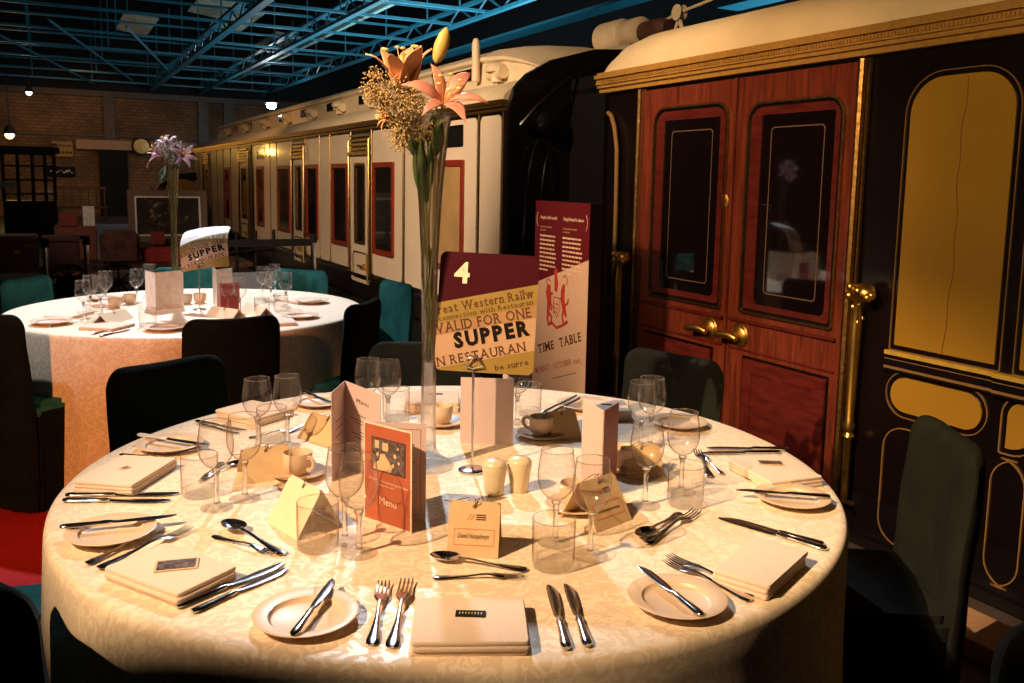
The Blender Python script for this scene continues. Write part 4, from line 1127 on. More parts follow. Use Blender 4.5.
GW = 'wine glasses on the foreground table'; GT = 'tumblers on the foreground table'
for lab, px in (('wine glass left of the pair behind the near tumbler', (555, 543)), ('wine glass right of the pair beside the near tumbler', (590, 556)),
                ('wine glass touching the orange menu, rear one of the pair', (345, 541)), ('wine glass in front of the orange menu, nearest of the pair', (359, 554)),
                ('wine glass furthest left on the foreground table', (217, 508)), ('tall wine glass second from the left, beside the left tumbler', (245, 499)),
                ('wine glass at the back left, left of its pair', (258, 450)), ('wine glass at the back left, right of its pair', (288, 446)),
                ('wine glass behind the cream open menu, left of its pair', (368, 423)), ('wine glass behind the cream open menu, right of its pair', (388, 425)),
                ('wine glass beside the table number sign at the back', (517, 423)), ('wine glass in front of the olive chair, left of its pair', (640, 452)),
                ('wine glass in front of the olive chair, right of its pair', (650, 446)), ('wine glass at the right between the maroon menu and the right tumbler', (645, 506)),
                ('wine glass standing in the right tumbler line, furthest right', (681, 492))):
    p = at(*px); put('glass', lab, (p.x, p.y, TZ+.0008), group=GW, scale=.94)
for lab, px in (('clear tumbler nearest the camera, below the wine glass pair', (553, 566)), ('clear tumbler in front of the bright tent card', (318, 548)),
                ('clear tumbler at the left beside the leftmost wine glass', (200, 495)), ('clear tumbler between the two back-left wine glasses', (272, 441)),
                ('clear tumbler behind the cream open menu', (396, 419)), ('clear tumbler at the back right of the number sign stand', (528, 414)),
                ('clear tumbler at the right in front of the rightmost wine glass', (685, 505))):
    p = at(*px); put('tumbler', lab, (p.x, p.y, TZ+.0008), group=GT, scale=1.04)
GC = 'tea cups on the foreground table'; GS = 'saucers on the foreground table'
for lab, px, hz in (('near the bright tent card', (298, 476), -.6), ('right of the number sign stand', (541, 437), 2.8),
                ('behind the tall vase foot', (441, 425), 2.0), ('half hidden behind the maroon menu', (622, 470), 1.), ('behind the nearest wine glass pair', (575, 509), 1.8)):
    p = at(*px); put('saucer', 'cream saucer '+lab, (p.x, p.y, TZ+.0008), group=GS)
    put('cup', 'cream tea cup '+lab, (p.x, p.y, TZ+.0062), rz=hz, group=GC)
# salt and pepper
t = None
for lab, px, nm in (('left cream ceramic shaker of the pair', (494, 494), 'salt_shaker'), ('right cream ceramic shaker of the pair', (519, 491), 'pepper_shaker')):
    p = at(*px); t = thing(nm, lab+' in the middle of the table', 'shaker', (p.x, p.y, TZ+.0008))
    MB().lathe([(.001, 0), (.019, 0), (.021, .003), (.024, .03), (.0275, .055), (.0283, .063), (.027, .0665)], 36, cap1=False).build('body', M['shaker'], t, smooth=True)
    MB().lathe([(.0275, .0665), (.0278, .069), (.025, .075), (.016, .080), (.001, .0815)], 36, cap0=False, cap1=False).build('cap', M['shaker'], t, smooth=True)

# menus standing open
def panel(A, B, h, m_front, name, t, m_back=None, th=.0012):
    """upright card panel from A to B (world), local text frame returned"""
    T = frame_T(A, (B-A)); w = (B-A).length
    Ti = t.matrix_basis.inverted() @ T
    o = MB().plate(rr(0, w, 0, h, .0006, 1), Z0(-th), Z0(0)).build(name, [m_front], t, T=Ti)
    return Ti, w
def ground(v): return Vector((v.x, v.y, TZ+.0008))
# cream open menu
h = .212
sp, le, ri = [ground(at(*p, TZ+h)) for p in ((345, 381), (331.5, 393), (380.5, 395))]
t = thing('standing_menu', 'open cream menu standing upright behind the orange menu', 'menu', sp)
Ti, w = panel(le, sp, h, M['menu_in'], 'page', t)
join_text([MB().box(w*.25, w*.75, h*(.62-.09*k), h*(.628-.09*k), .0003, .0006).build('l', M['brown_ink'], t, T=Ti) for k in range(3)])
Ti, w = panel(sp, ri, h, M['menu_in'], 'page', t)
L = [text('Menu', 'l', M['brown_ink'], t, Ti @ TX(w*.34, h*.80), w=w*.34, h=.011)]
for y, a, b in ((.66, .40, .6), (.60, .16, .84), (.565, .3, .7), (.47, .42, .58), (.43, .2, .8), (.395, .3, .7), (.28, .25, .75), (.24, .2, .8), (.15, .3, .7)):
    L.append(MB().box(w*a, w*b, h*y, h*(y+.008), .0003, .0006).build('l', M['brown_ink'], t, T=Ti))
join_text(L)
# orange menu
sp, fr = ground(at(364, 518)), ground(at(411.5, 534)); bk = ground(at(425.5, 522))
h = .208
t = thing('standing_menu', 'orange menu card with a photograph and the word Menu on its cover', 'menu', sp)
Ti, w = panel(sp, fr, h, M['gold_ink'], 'cover', t)
MB().plate(rr(.003, w-.004, .003, h-.003, .001, 1), Z0(0), Z0(.0003)).build('cover_field', M['menu_or'], t, T=Ti)
MB().plate(rr(w*.17, w*.88, h*.53, h*.87, .001, 1), Z0(.0003), Z0(.0005)).build('cover_photo_border', M['brown_ink'], t, T=Ti)
MB().plate(rr(w*.19, w*.86, h*.54, h*.86, .001, 1), Z0(.0005), Z0(.0007)).build('cover_photo', M['tag_photo'], t, T=Ti)
bph = MB(); bph.plate([(w*x, h*y) for x, y in ((.20, .545), (.58, .545), (.60, .60), (.52, .66), (.44, .72), (.36, .71), (.33, .64), (.22, .60))], Z0(.0007), Z0(.0009))
bph.plate(rr(w*.24, w*.33, h*.76, h*.84, .001, 2), Z0(.0007), Z0(.0009)); bph.plate(rr(w*.40, w*.52, h*.75, h*.83, .001, 2), Z0(.0007), Z0(.0009))
for (x, y, r) in ((.30, .70, .03), (.66, .72, .035), (.74, .66, .025), (.62, .62, .03), (.72, .80, .02)): bph.plate([(w*(x+r*math.cos(a)), h*(y+r*.7*math.sin(a*1))) for a in [k*PI/4+.3*(k % 2) for k in range(8)]], Z0(.0007), Z0(.0009))
bph.build('photo_figures', M['kraft'], t, T=Ti)
L = [text('Menu', 'l', M['gold_ink'], t, Ti @ TX(w*.34, h*.20), w=w*.35, h=.016),
     text('National Fundraising Group', 'l', M['gold_ink'], t, Ti @ TX(w*.12, h*.425, -.03), w=w*.80, h=.0062),
     text('November 2011', 'l', M['gold_ink'], t, Ti @ TX(w*.30, h*.39, -.03), w=w*.36, h=.004)]
join_text(L)
Ti, w = panel(sp+Vector((0, .0008, 0)), bk, h*1.0, M['menu_in'], 'back_page', t)
MB().ring(rr(w*.08, w*.92, h*.06, h*.94, .001, 1), rr(w*.09, w*.91, h*.065, h*.935, .001, 1), Z0(0), Z0(.0004)).build('page_border', M['menu_or'], t, T=Ti)
join_text([MB().box(w*.55, w*.82, h*y, h*(y+.008), .0003, .0006).build('l', M['brown_ink'], t, T=Ti) for y in (.78, .60, .40)])
# maroon menu on the right
h = .205
sp, le, ri = ground(at(610, 489.5)), ground(at(583, 462)), ground(at(620.5, 481))
le = ground(at(583, 399, TZ+h)); sp = ground(at(604, 411.5, TZ+h)); ri = ground(at(619, 402.5, TZ+h))
t = thing('standing_menu', 'menu standing open with its dark maroon cover facing right', 'menu', sp)
Ti, w = panel(le, sp, h, M['card'], 'page', t)
MB().plate(rr(0, w, 0, h, .0006, 1), Z0(0), Z0(.0002)).build('page_face', M['menu_in'], t, T=Ti)
Ti, w = panel(sp, ri, h, M['menu_red'], 'cover', t)
join_text([text('Menu', 'l', M['gold_ink'], t, Ti @ TX(w*.3, h*.10), w=w*.4, h=.014), text('Railway Museum', 'l', M['gold_ink'], t, Ti @ TX(w*.2, h*.35), w=w*.6, h=.008)]) if False else join_text([text('Menu', 'l', M['gold_ink'], t, Ti @ TX(w*.3, h*.10), w=w*.4, h=.014)])
# plain card behind the stand pole
a_, b_ = ground(at(460, 443.5)), ground(at(512.5, 445.5)); h = .182
t = thing('standing_menu', 'blank pinkish menu card standing behind the number sign pole', 'menu', a_)
panel(a_, b_, h, M['menu_in'], 'page', t)
bk_ = b_+Vector((-.03, .07, 0)); panel(bk_, b_+Vector((0, .002, 0)), h, M['menu_in'], 'back_page', t)

# number sign on a stand
def sign_card(t, w, h, curve, number):
    """card in local x,y (z towards the viewer), content clipped to a rounded card"""
    lp = rr(0, w, 0, h, .016, 6)
    rot = math.radians(13.5); s_, c_ = math.sin(rot), math.cos(rot)
    def line(yl):     # half-plane boundary through (0, yl) rising to the right
        return (-s_, c_, c_*yl)
    bands = [(h, .565*h, 'maroon' if number else 'white_sign'), (.565*h, .385*h, 'yellow_print'), (.385*h, .285*h, 'tan_print'), (.285*h, .01*h, 'pink_print'), (.01*h, -.4*h, 'yellow_print')]
    b = MB(); ms = []
    def bend(x, y, z): return (x, y, z-curve*((x/w-.5)**2)*4*.3-curve*max(0, (y/h-.45))**2*(1 if number else 3.2))
    for i, (yt, yb, mname) in enumerate(bands):
        p = lp
        a1, b1, c1 = line(yt)
        if i > 0: p = clip(p, a1, b1, c1)
        a2, b2, c2 = line(yb); p = clip(p, -a2, -b2, -c2)
        if len(p) < 3: continue
        ms.append(M[mname]); b.cur = len(ms)-1
        # slice vertically so the card can bend
        N_ = 10
        for k in range(N_):
            q = clip(clip(p, -1, 0, -w*k/N_), 1, 0, w*(k+1)/N_)
            if len(q) < 3: continue
            for j in range(8):
                r_ = clip(clip(q, 0, -1, -h*j/8), 0, 1, h*(j+1)/8)
                if len(r_) >= 3: b.plate(r_, lambda x, y: bend(x, y, -.0012), lambda x, y: bend(x, y, 0))
    b.build('sign_card', ms, t)
    L = []
    def st(body, x0, x1, yl, hh, bold=0, ser=True, ink='brown_ink'):
        T_ = TX(x0, yl+x0*s_/c_, rot)
        L.append(serif_text(body, M[ink], t, T_, (x1-x0)/c_, hh, bold, 'l', .0006, ser))
    if number: L.append(serif_text('4', M['gold_ink'], t, TX(w*.15, h*.745, .0), w*.155, h*.175, .03, 'l', .0006, False))
    st('reat Western Railw', .004, w-.006, h*.465, h*.075, .012)
    st('connection with Restauran', .006, w-.008, h*.405, h*.042, .004)
    st('VALID FOR ONE', .002, w-.010, h*.30, h*.088, .01)
    st('SUPPER', w*.20, w-.012, h*.155, h*.125, .055, False, 'black_ink')
    st('IN RESTAURAN', .002, w-.016, h*.02, h*.082, .008)
    if number:
        st('be surre', w*.62, w-.012, -h*.10, h*.05, .01); 
    else: pass
    # bend lettering the same way
    for o in L:
        Tm = o.matrix_basis.copy()
        for v in o.data.vertices:
            p = Tm @ v.co; q = bend(p.x, p.y, .0007); v.co = Vector(q)
        o.matrix_local = Matrix.Identity(4)
    join_text(L)
def stand(t, base, z_top, x, zc):
    """round foot, pole and wire clip; t sits at the card's lower left corner"""
    Ti = t.matrix_basis.inverted()
    B = Vector((base.x, base.y, 0))
    MB().lathe([(.034, 0), (.034, .004), (.030, .006), (.006, .008)], 32, Ti @ Matrix.Translation((base.x, base.y, TZ+.0008))).build('foot', M['silver'], t, smooth=True)
    MB().tube([(base.x, base.y, TZ+.007), (base.x, base.y, z_top)], .0033, 10, T=Ti).build('pole', M['silver'], t, smooth=True)
    b = MB()
    for s in (-1, 1):
        b.tube([(base.x, base.y-.004, z_top-.005), (base.x+s*.022, base.y-.008, z_top+.002), (base.x+s*.008, base.y-.006, z_top+.028), (base.x-s*.010, base.y-.006, z_top+.020)], .0022, 6, T=Ti)
    b.build('wire_clip', M['silver'], t, smooth=True)
base = at(472, 471)
zt = TZ+.262
org = Vector((base.x-.096, base.y+.004, zt-.012))
T4 = frame_T(org, (1, -.04, -.035), (0, .12, 1))
t = thing('table_number_sign', 'maroon table sign with the number 4 on a thin silver stand', 'table sign', T=T4)
sign_card(t, .240, .288, .012, True); stand(t, base, zt, 0, 0)

# name cards: folded luggage labels
def tent(label, A, B, L=.098, lean=.030, back=.035, seed=1, logo=True, face='kraft', flip=1):
    A, B = ground(at(*A)), ground(at(*B)); x = (B-A).normalized(); n = Vector((-x.y, x.x, 0))*flip
    h = math.sqrt(L*L-lean*lean)
    up = (n*lean+Vector((0, 0, h))).normalized()
    T = frame_T(A, x, up); w = (B-A).length
    t = thing('name_card', label, 'name card', T=T)
    c = .008
    lp = [(0, 0), (w, 0), (w, L-c), (w-c, L), (c, L), (0, L-c)]
    MB().plate(lp, Z0(-.0012), Z0(0)).build('front_leaf', M[face], t)
    Ti = t.matrix_basis.inverted()
    p2 = A+n*(lean+back); T2 = frame_T(A+n*lean+Vector((0, 0, h)), x, (n*-back+Vector((0, 0, h))))
    b = MB(); q = [A+n*(lean+.001)+Vector((0, 0, h-.001)), B+n*(lean+.001)+Vector((0, 0, h-.001)), B+n*(lean+back), A+n*(lean+back)]
    o_ = n*.0012
    b.add([Ti @ v for v in q]+[Ti @ (v+o_) for v in q], [(0, 1, 2, 3), (7, 6, 5, 4), (0, 4, 5, 1), (1, 5, 6, 2), (2, 6, 7, 3), (3, 7, 4, 0)])
    b.build('rear_leaf', M[face], t)
    b = MB(); b.tube([(w*.5, L-.010, .001), (w*.52, L+.004, .006), (w*.45, L+.008, .002), (w*.3, L+.004, -.010), (w*.0, L-.004, -.02), (-w*.15, L-.002, -.022)], .0009, 5)
    b.tube([(w*.5, L-.010, .001), (w*.56, L+.001, .008), (w*.60, L+.006, .002), (w*.5, L+.002, -.006)], .0009, 5)
    b.lathe([(.004, .0), (.004, .001), (.002, .0012)], 12, Matrix.Translation((w*.5, L-.010, .0)))
    b.build('string', M['string'], t, smooth=True)
    if logo:
        MB().ring(rr(w*.12, w*.91, L*.20, L*.50, .001, 1), rr(w*.133, w*.897, L*.213, L*.487, .001, 1), Z0(0), Z0(.0004)).build('name_box', M['orange_ink'], t)
        b = MB()
        for k in (0, 1): b.plate([(w*(.36+.07*k), L*.66), (w*(.375+.07*k), L*.66), (w*(.455+.07*k), L*.76), (w*(.43+.07*k), L*.76)], Z0(.0001), Z0(.0005))
        b.build('logo', M['orange_ink'], t)
        join_text([MB().box(w*.54, w*.73, L*y, L*(y+.022), .0001, .0005).build('l', M['brown_ink'], t) for y in (.66, .70, .74)])
    return t, w, L
t, w, L_ = tent('tan name card with a handwritten name in an orange box, standing at the centre front', (446.5, 556), (498, 559), L=.103)
text('David Humphreys', 'handwriting', M['brown_ink'], t, TX(w*.19, L_*.30), w=w*.62, h=L_*.12, italic=.4)
t, w, L_ = tent('tan name card leaning behind the near wine glasses', (597, 533), (632, 520), L=.105, lean=.055, back=.05)
scribble(w*.2, w*.8, L_*.34, .003, M['brown_ink'], t, seed=4)
tent('bright name card lit from the side behind the front-left tumbler', (267, 522), (297, 541), L=.105, lean=.055, back=.05, logo=False, face='card')
tent('name card in shade at the left behind the tea cup', (246, 485), (294, 478), L=.085, lean=.05, back=.05, logo=False)
tent('name card behind the cream menu near the shining spoon', (297, 438), (334, 449), L=.08, lean=.05, back=.05, logo=False)
tent('name card behind the tea cup right of the number sign stand', (553, 441), (582, 438), L=.085, lean=.05, back=.05, logo=False)
tent('name card beneath the right-hand wine glasses', (628, 479), (666, 477), L=.085, lean=.055, back=.05, logo=False)

# ------------------------------------------------------------------ flowers
def vase(pos, label):
    t = thing('tall_vase', label, 'vase', pos)
    fl = [(.0195, .045), (.0185, .10), (.0180, .22), (.0185, .40), (.021, .52), (.027, .64), (.036, .75), (.046, .83), (.052, .86)]
    MB().lathe(fl+[(r-.0022, z) for r, z in reversed(fl)]+[fl[0]], 40, cap0=False, cap1=False).build('flute', M['glass'], t, smooth=True)
    MB().lathe([(.0505, .858), (.052, .8605), (.053, .859), (.052, .857), (.0505, .858)], 36, cap0=False, cap1=False).build('rim', M['glass'], t, smooth=True)
    MB().lathe([(.001, 0), (.062, 0), (.064, .004), (.058, .012), (.042, .022), (.028, .034), (.0205, .05), (.0195, .062), (.012, .060), (.001, .052)], 40, cap0=False, cap1=False).build('foot', M['foot_glass'], t, smooth=True)
    return t
def petal(Lp, wmax, rec, T, b, cup=.25):
    nu, nv = 10, 6; vs, fs = [], []
    for i in range(nu+1):
        t = i/nu; w = wmax*math.sin(PI*min(1, t*.92+.08))**.8*(1 if t < .97 else .3)
        # path: starts along axis z, bends outward (x) and back
        ang = .25+rec*t*t; 
        x = Lp*(t*.45+.55*t*t*min(1, rec)); z = Lp*(t*.95-.55*rec*t**3)
        for j in range(nv+1):
            s = 2*j/nv-1; ruf = .02*Lp*math.sin(t*11+j)*t*abs(s)
            vs.append((x-cup*w*(1-s*s)*.5, s*w, z-cup*w*s*s*.3+ruf))
    for i in range(nu):
        for j in range(nv):
            a = i*(nv+1)+j; fs.append((a, a+1, a+nv+2, a+nv+1))
    b.add(vs, fs, T)
def lily(label, c, axis, Lp, rec, m, stem_to, seed=0, spread=1.):
    axis = Vector(axis).normalized(); q = Vector((0, 0, 1)).rotation_difference(axis).to_matrix().to_4x4()
    t = thing('lily_flower', label, 'lily', c)
    for k in range(6):
        b = MB(); petal(Lp*(1 if k % 2 else .95), Lp*(.185 if k % 2 else .135), rec*(1+.15*math.sin(k*2.3+seed)), q @ Matrix.Rotation(k*PI/3+seed, 4, 'Z') @ Matrix.Diagonal((spread, 1, 1, 1)), b)
        o = b.build('petal', [m], t, smooth=True)
        o.modifiers.new('thickness', 'SOLIDIFY').thickness = .0012
    b = MB()
    for k in range(6):
        a = k*PI/3+.5+seed; b.tube([q @ Vector((0, 0, 0)), q @ Vector((.12*Lp*math.cos(a), .12*Lp*math.sin(a), .45*Lp)), q @ Vector((.25*Lp*math.cos(a), .25*Lp*math.sin(a), .72*Lp))], .0011, 5)
        b.sphere(q @ Vector((.25*Lp*math.cos(a), .25*Lp*math.sin(a), .73*Lp)), .0042, 6, 4, (1.6, .8, .8))
    b.build('stamens', M['lily_bud'], t, smooth=True)
    s = Vector(stem_to)-Vector(c)
    mid = s*.35-Vector((axis.x*.03, axis.y*.03, -.005))
    MB().tube([(0, 0, .004), tuple(-axis*.02), tuple(mid), tuple(s)], .0032, 6).build('stem', M['stem'], t, smooth=True)
    return t
def bud(label, c, axis, L, stem_to, m):
    axis = Vector(axis).normalized(); q = Vector((0, 0, 1)).rotation_difference(axis).to_matrix().to_4x4()
    t = thing('lily_bud', label, 'lily bud', c)
    b = MB(); n = 18; prof = [(.003, 0), (.010, .08), (.0145, .25), (.0165, .5), (.013, .78), (.007, .93), (.001, 1.0)]
    vs, fs = [], []
    for r, z in prof:
        for k in range(n):
            a = 2*PI*k/n; rr_ = r*(1+.10*abs(math.cos(1.5*a))); vs.append((rr_*math.cos(a), rr_*math.sin(a), z*L))
    for i in range(len(prof)-1):
        for k in range(n): fs.append((i*n+k, i*n+(k+1) % n, (i+1)*n+(k+1) % n, (i+1)*n+k))
    b.add(vs, fs, q); b.build('closed_petals', m, t, smooth=True)
    s = Vector(stem_to)-Vector(c); MB().tube([(0, 0, 0), tuple(-axis*.03), tuple(s*.5+Vector((.012, 0, 0))), tuple(s)], .003, 6).build('stem', M['stem'], t, smooth=True)
def spray(label, c, R, n, stem_to, m, seed=2, sc=(1, .8, 1)):
    rnd = random.Random(seed); t = thing('blossom_spray', label, 'filler flowers', c)
    b = MB(); tw = MB(); S_ = Vector(stem_to)-Vector(c)
    nodes = []
    for k in range(14):
        d = Vector((rnd.gauss(0, 1), rnd.gauss(0, 1), rnd.gauss(.3, 1))).normalized()*R*.55
        nodes.append(Vector((d.x*sc[0], d.y*sc[1], d.z*sc[2]))); tw.tube([S_, S_*.4+nodes[-1]*.3, nodes[-1]], .0012, 4)
    for k in range(n):
        nd = rnd.choice(nodes); d = Vector((rnd.gauss(0, 1), rnd.gauss(0, 1), rnd.gauss(0, 1))).normalized()*R*.5*rnd.random()**.5
        p = nd+Vector((d.x*sc[0], d.y*sc[1], d.z*sc[2])); b.sphere(p, rnd.uniform(.0012, .0027), 5, 3)
        if k % 3 == 0: tw.tube([nd, p], .0006, 3)
    tag(b.build('blossoms', m, t), kind='stuff'); tw.build('twigs', M['twig'], t)
def leaf(label, base, tip, w, m='leaf'):
    base, tip = Vector(base), Vector(tip); d = tip-base; L = d.length; x = d.normalized(); s = x.cross(Vector((0, -1, .3))).normalized(); n_ = x.cross(s)
    vs, fs = [], []
    for i in range(11):
        t_ = i/10; ww = w*math.sin(PI*min(1, t_*.95+.04))
        for j in range(3):
            p = x*L*t_+s*ww*(j-1)+n_*(abs(j-1)*w*.25-L*.18*t_*t_); vs.append(p)
    for i in range(10):
        for j in range(2): a = i*3+j; fs.append((a, a+1, a+4, a+3))
    b = MB(); b.add(vs, fs); o = b.build('long_leaf', M[m], smooth=True); o.location = base; o.modifiers.new('thickness', 'SOLIDIFY').thickness = .001
    tag(o, label, 'leaf', 'green leaves in the vases')
V1 = at(428, 467); V1 = Vector((V1.x, V1.y, TZ+.0008))
vase(V1, 'tall slender fluted glass vase with lilies on the foreground table')
def fp(px, py, dy=0.):
    """point of the picture at the vase's distance"""
    d = _F+R2*((px-512)/F_PX)-U2*((py-Y0)/F_PX); t = (V1.y+dy)/d.y
    return Vector((0, 0, CAM_H))+d*t
neck = V1+Vector((0, 0, .70))
lily('orange-pink open lily at the upper left of the foreground bouquet', fp(406, 100, .02), (-.10, -.20, 1), .165, .42, M['lily'], neck, .3, .70)
lily('pink open lily at the right of the foreground bouquet, petals curled back', fp(443, 106, -.03), (.22, -.62, .55), .105, 1.0, M['lily_pink'], neck, .1)
bud('closed yellow lily bud at the top of the foreground bouquet', fp(436, 63), (.30, 0, 1), .085, neck, M['lily_bud'])
lily('small pale lily low at the left of the foreground bouquet', fp(392, 118, .03), (-.7, -.3, .2), .045, .8, M['lily'], neck, .8)
spray('cloud of tiny cream blossoms at the upper left of the foreground bouquet', fp(384, 88, .0), .062, 620, neck, M['gyp'], 2)
spray('tiny cream blossoms in the middle of the foreground bouquet', fp(402, 104, -.02), .066, 620, neck, M['gyp'], 12)
spray('golden blossom sprigs low in the foreground bouquet above the vase', fp(411, 132, .0), .066, 760, neck, M['gyp'], 5)
leaf('green leaf at the right of the foreground vase rim', fp(430, 160), fp(443, 122, -.02), .018)
leaf('green leaf hanging left at the foreground vase rim', fp(424, 160), fp(408, 138, -.03), .016)
leaf('dark leaf tucked into the front of the foreground vase', fp(423, 190), fp(422, 138, -.045), .012)
leaf('narrow leaf inside the upper foreground vase', fp(426, 205), fp(432, 140, -.02), .012)
leaf('thin leaf on the left inside the upper foreground vase', fp(422, 200), fp(416, 140, .0), .014)
leaf('curled leaf at the back of the foreground bouquet', fp(430, 150, .03), fp(436, 112, .03), .018)
b = MB()
for k in range(11):
    a = k*1.25; b.tube([V1+Vector((.008*math.cos(a), .008*math.sin(a), .27+.045*(k % 8))), V1+Vector((.010*math.cos(a+1), .010*math.sin(a+1), .42)), V1+Vector((.012*math.cos(a+2), .012*math.sin(a+2), .56)), V1+Vector((.029*math.cos(a+2.5), .029*math.sin(a+2.5), .82))], .0027, 6)
tag(b.build('flower_stems', M['stem'], smooth=True), 'bundle of green stems inside the foreground vase', 'stems')

# ------------------------------------------------------------------ the further table
V2 = at(176, 303); V2 = Vector((V2.x, V2.y, TZ+.0008))
vase(V2, 'tall slender glass vase with pink lilies on the further table')
def fp2(px, py, dy=0.):
    d = _F+R2*((px-512)/F_PX)-U2*((py-Y0)/F_PX); t = (V2.y+dy)/d.y
    return Vector((0, 0, CAM_H))+d*t
neck = V2+Vector((0, 0, .72))
lily('mauve-pink lily at the left of the far bouquet', fp2(163, 156), (-.7, -.3, .4), .10, .9, M['lily_cool'], neck, .2)
lily('bright pink lily at the right of the far bouquet', fp2(181, 157, -.02), (.6, -.5, .3), .09, .9, M['lily_cool'], neck, .5)
lily('pale lily at the top of the far bouquet', fp2(168, 147), (-.2, -.3, 1), .08, .7, M['lily_cool'], neck, .9)
spray('white filler blossoms in the middle of the far bouquet', fp2(170, 150, -.04), .085, 500, neck, M['gyp_white'], 9)
leaf('green leaf hanging left below the far bouquet', fp2(168, 165), fp2(160, 183, -.02), .03)
leaf('green leaf rising in the middle of the far bouquet', fp2(174, 172), fp2(178, 145, -.04), .03)
b = MB()
for k in range(4):
    a = k*1.6; b.tube([V2+Vector((.010*math.cos(a), .010*math.sin(a), .10+.04*k)), V2+Vector((.012*math.cos(a+1), .012*math.sin(a+1), .40)), V2+Vector((.03*math.cos(a+2.5), .03*math.sin(a+2.5), .80))], .0036, 6)
tag(b.build('flower_stems', M['stem'], smooth=True), 'bundle of green stems inside the far vase', 'stems')
GW2 = 'wine glasses on the further table'
w2 = [(84, 319), (91, 312), (101, 314), (106, 306), (137, 303), (150, 296), (228, 314), (240, 315), (263, 299), (271, 302), (286, 307), (275, 296)]
l2 = ['furthest left of all', 'second from the left', 'third from the left', 'fourth from the left, behind the left cluster', 'in front of the teal chair behind the vase', 'just behind the white open menu', 'left in front of the pink-red menu', 'right in front of the pink-red menu', 'left in the right-hand cluster', 'middle of the right-hand cluster', 'furthest right of all', 'hidden behind the right-hand cluster']
for (x, y), l in zip(w2, l2):
    p = at(x, y); put('glass', 'wine glass on the further table, '+l, (p.x, p.y, TZ+.0008), group=GW2, scale=.94)
for (x, y), l in zip([(148, 327), (262, 315), (95, 322), (281, 311)], ['in front of the white menu', 'near the right-hand cluster', 'by the left-hand cluster', 'furthest right']):
    p = at(x, y); put('tumbler', 'tumbler on the further table, '+l, (p.x, p.y, TZ+.0008), group='tumblers on the further table')
for (x, y), l in zip([(165, 330), (52, 324), (312, 303), (300, 318), (105, 300)], ['nearest the front edge beside the darkened chair', 'at the far left edge', 'at the right edge under a napkin', 'right front beside the darkened chair', 'at the back left']):
    p = at(x, y); put('plate', 'side plate on the further table '+l, (p.x, p.y, TZ+.0008), group='side plates on the further table')
for (x, y), l in zip([(115, 308), (130, 304), (186, 304), (200, 303), (222, 305)], ['left of the white menu', 'nearest the white menu', 'right of the far vase', 'between far vase and sign pole', 'beside the pale standing menu']):
    p = at(x, y); put('cup', 'tea cup on the further table '+l, (p.x, p.y, TZ+.0008), rz=x, group='tea cups on the further table')
for i, (q, l) in enumerate(zip([[(52, 316), (80, 317), (85, 311)], [(88, 327), (122, 329), (126, 323)], [(268, 324), (292, 323), (296, 315)], [(285, 303), (312, 300), (312, 295)], [(95, 305), (118, 305), (120, 300)]],
                          ['at the left', 'at the front left', 'at the right front with a dark tag', 'at the right edge', 'at the back left'])):
    napkin('folded white napkin on the further table '+l, q, h=.014, layers=2, seed=20+i, group='folded napkins on the further table')
for i, (a, b_, l) in enumerate((((92, 335), (118, 328), 'upper one at the front'), ((100, 337), (130, 330), 'lower one at the front'), ((50, 327), (68, 320), 'at the left edge'), ((36, 325), (62, 325), 'furthest left, lying flat'), ((245, 328), (262, 320), 'right of the darkened chair'))):
    cut('knife', 'knife on the further table, '+l, a, b_, group='knives on the further table')
for i, (a, b_, l) in enumerate((((180, 332), (186, 327), 'left of the darkened chair top'), ((252, 331), (268, 324), 'right of the darkened chair top'))):
    cut('fork', 'fork on the further table, '+l, a, b_, group='forks on the further table')
cut('spoon', 'dessert spoon on the further table beside the front name card', (112, 325), (101, 320), group='spoons on the further table')
# name cards on the further table
for (A, B, l) in (((110, 326), (134, 318), 'left of the front tumbler'), ((205, 316), (232, 320), 'in front of the pale standing menu'), ((238, 312), (258, 318), 'right of the pink-red menu')):
    tent('name card on the further table '+l, A, B, L=.065, lean=.045, back=.045, logo=False, face='card')
# menus
def open_menu(label, a, s, b_, h, m1, m2):
    a, s, b_ = [ground(at(*p)) for p in (a, s, b_)]
    t = thing('standing_menu', label, 'menu', s); panel(a, s, h, M[m1], 'page', t); panel(s, b_, h, M[m2], 'cover', t)
open_menu('pale open menu standing left of the far vase', (146, 308), (156, 311), (184, 307), .20, 'white_sign', 'white_sign')
open_menu('pale folded menu standing behind the pink-red menu', (213, 303), (217, 309), (233, 306), .21, 'white_sign', 'white_sign')
open_menu('small pink-red menu standing on the further table', (220, 312), (221, 313), (240, 312), .155, 'menu_red', 'menu_red')
# second sign
base = at(200, 310); zt = TZ+.245
o2 = base+Vector((-.14, 0, 0)); T5 = frame_T((base.x-.10, base.y-.01, zt-.04), (1, .10, .14), (0, .35, 1))
t = thing('table_number_sign', 'curling supper ticket sign on a thin stand on the further table', 'table sign', T=T5)
sign_card(t, .250, .26, .12, False); stand(t, base, zt, 0, 0)

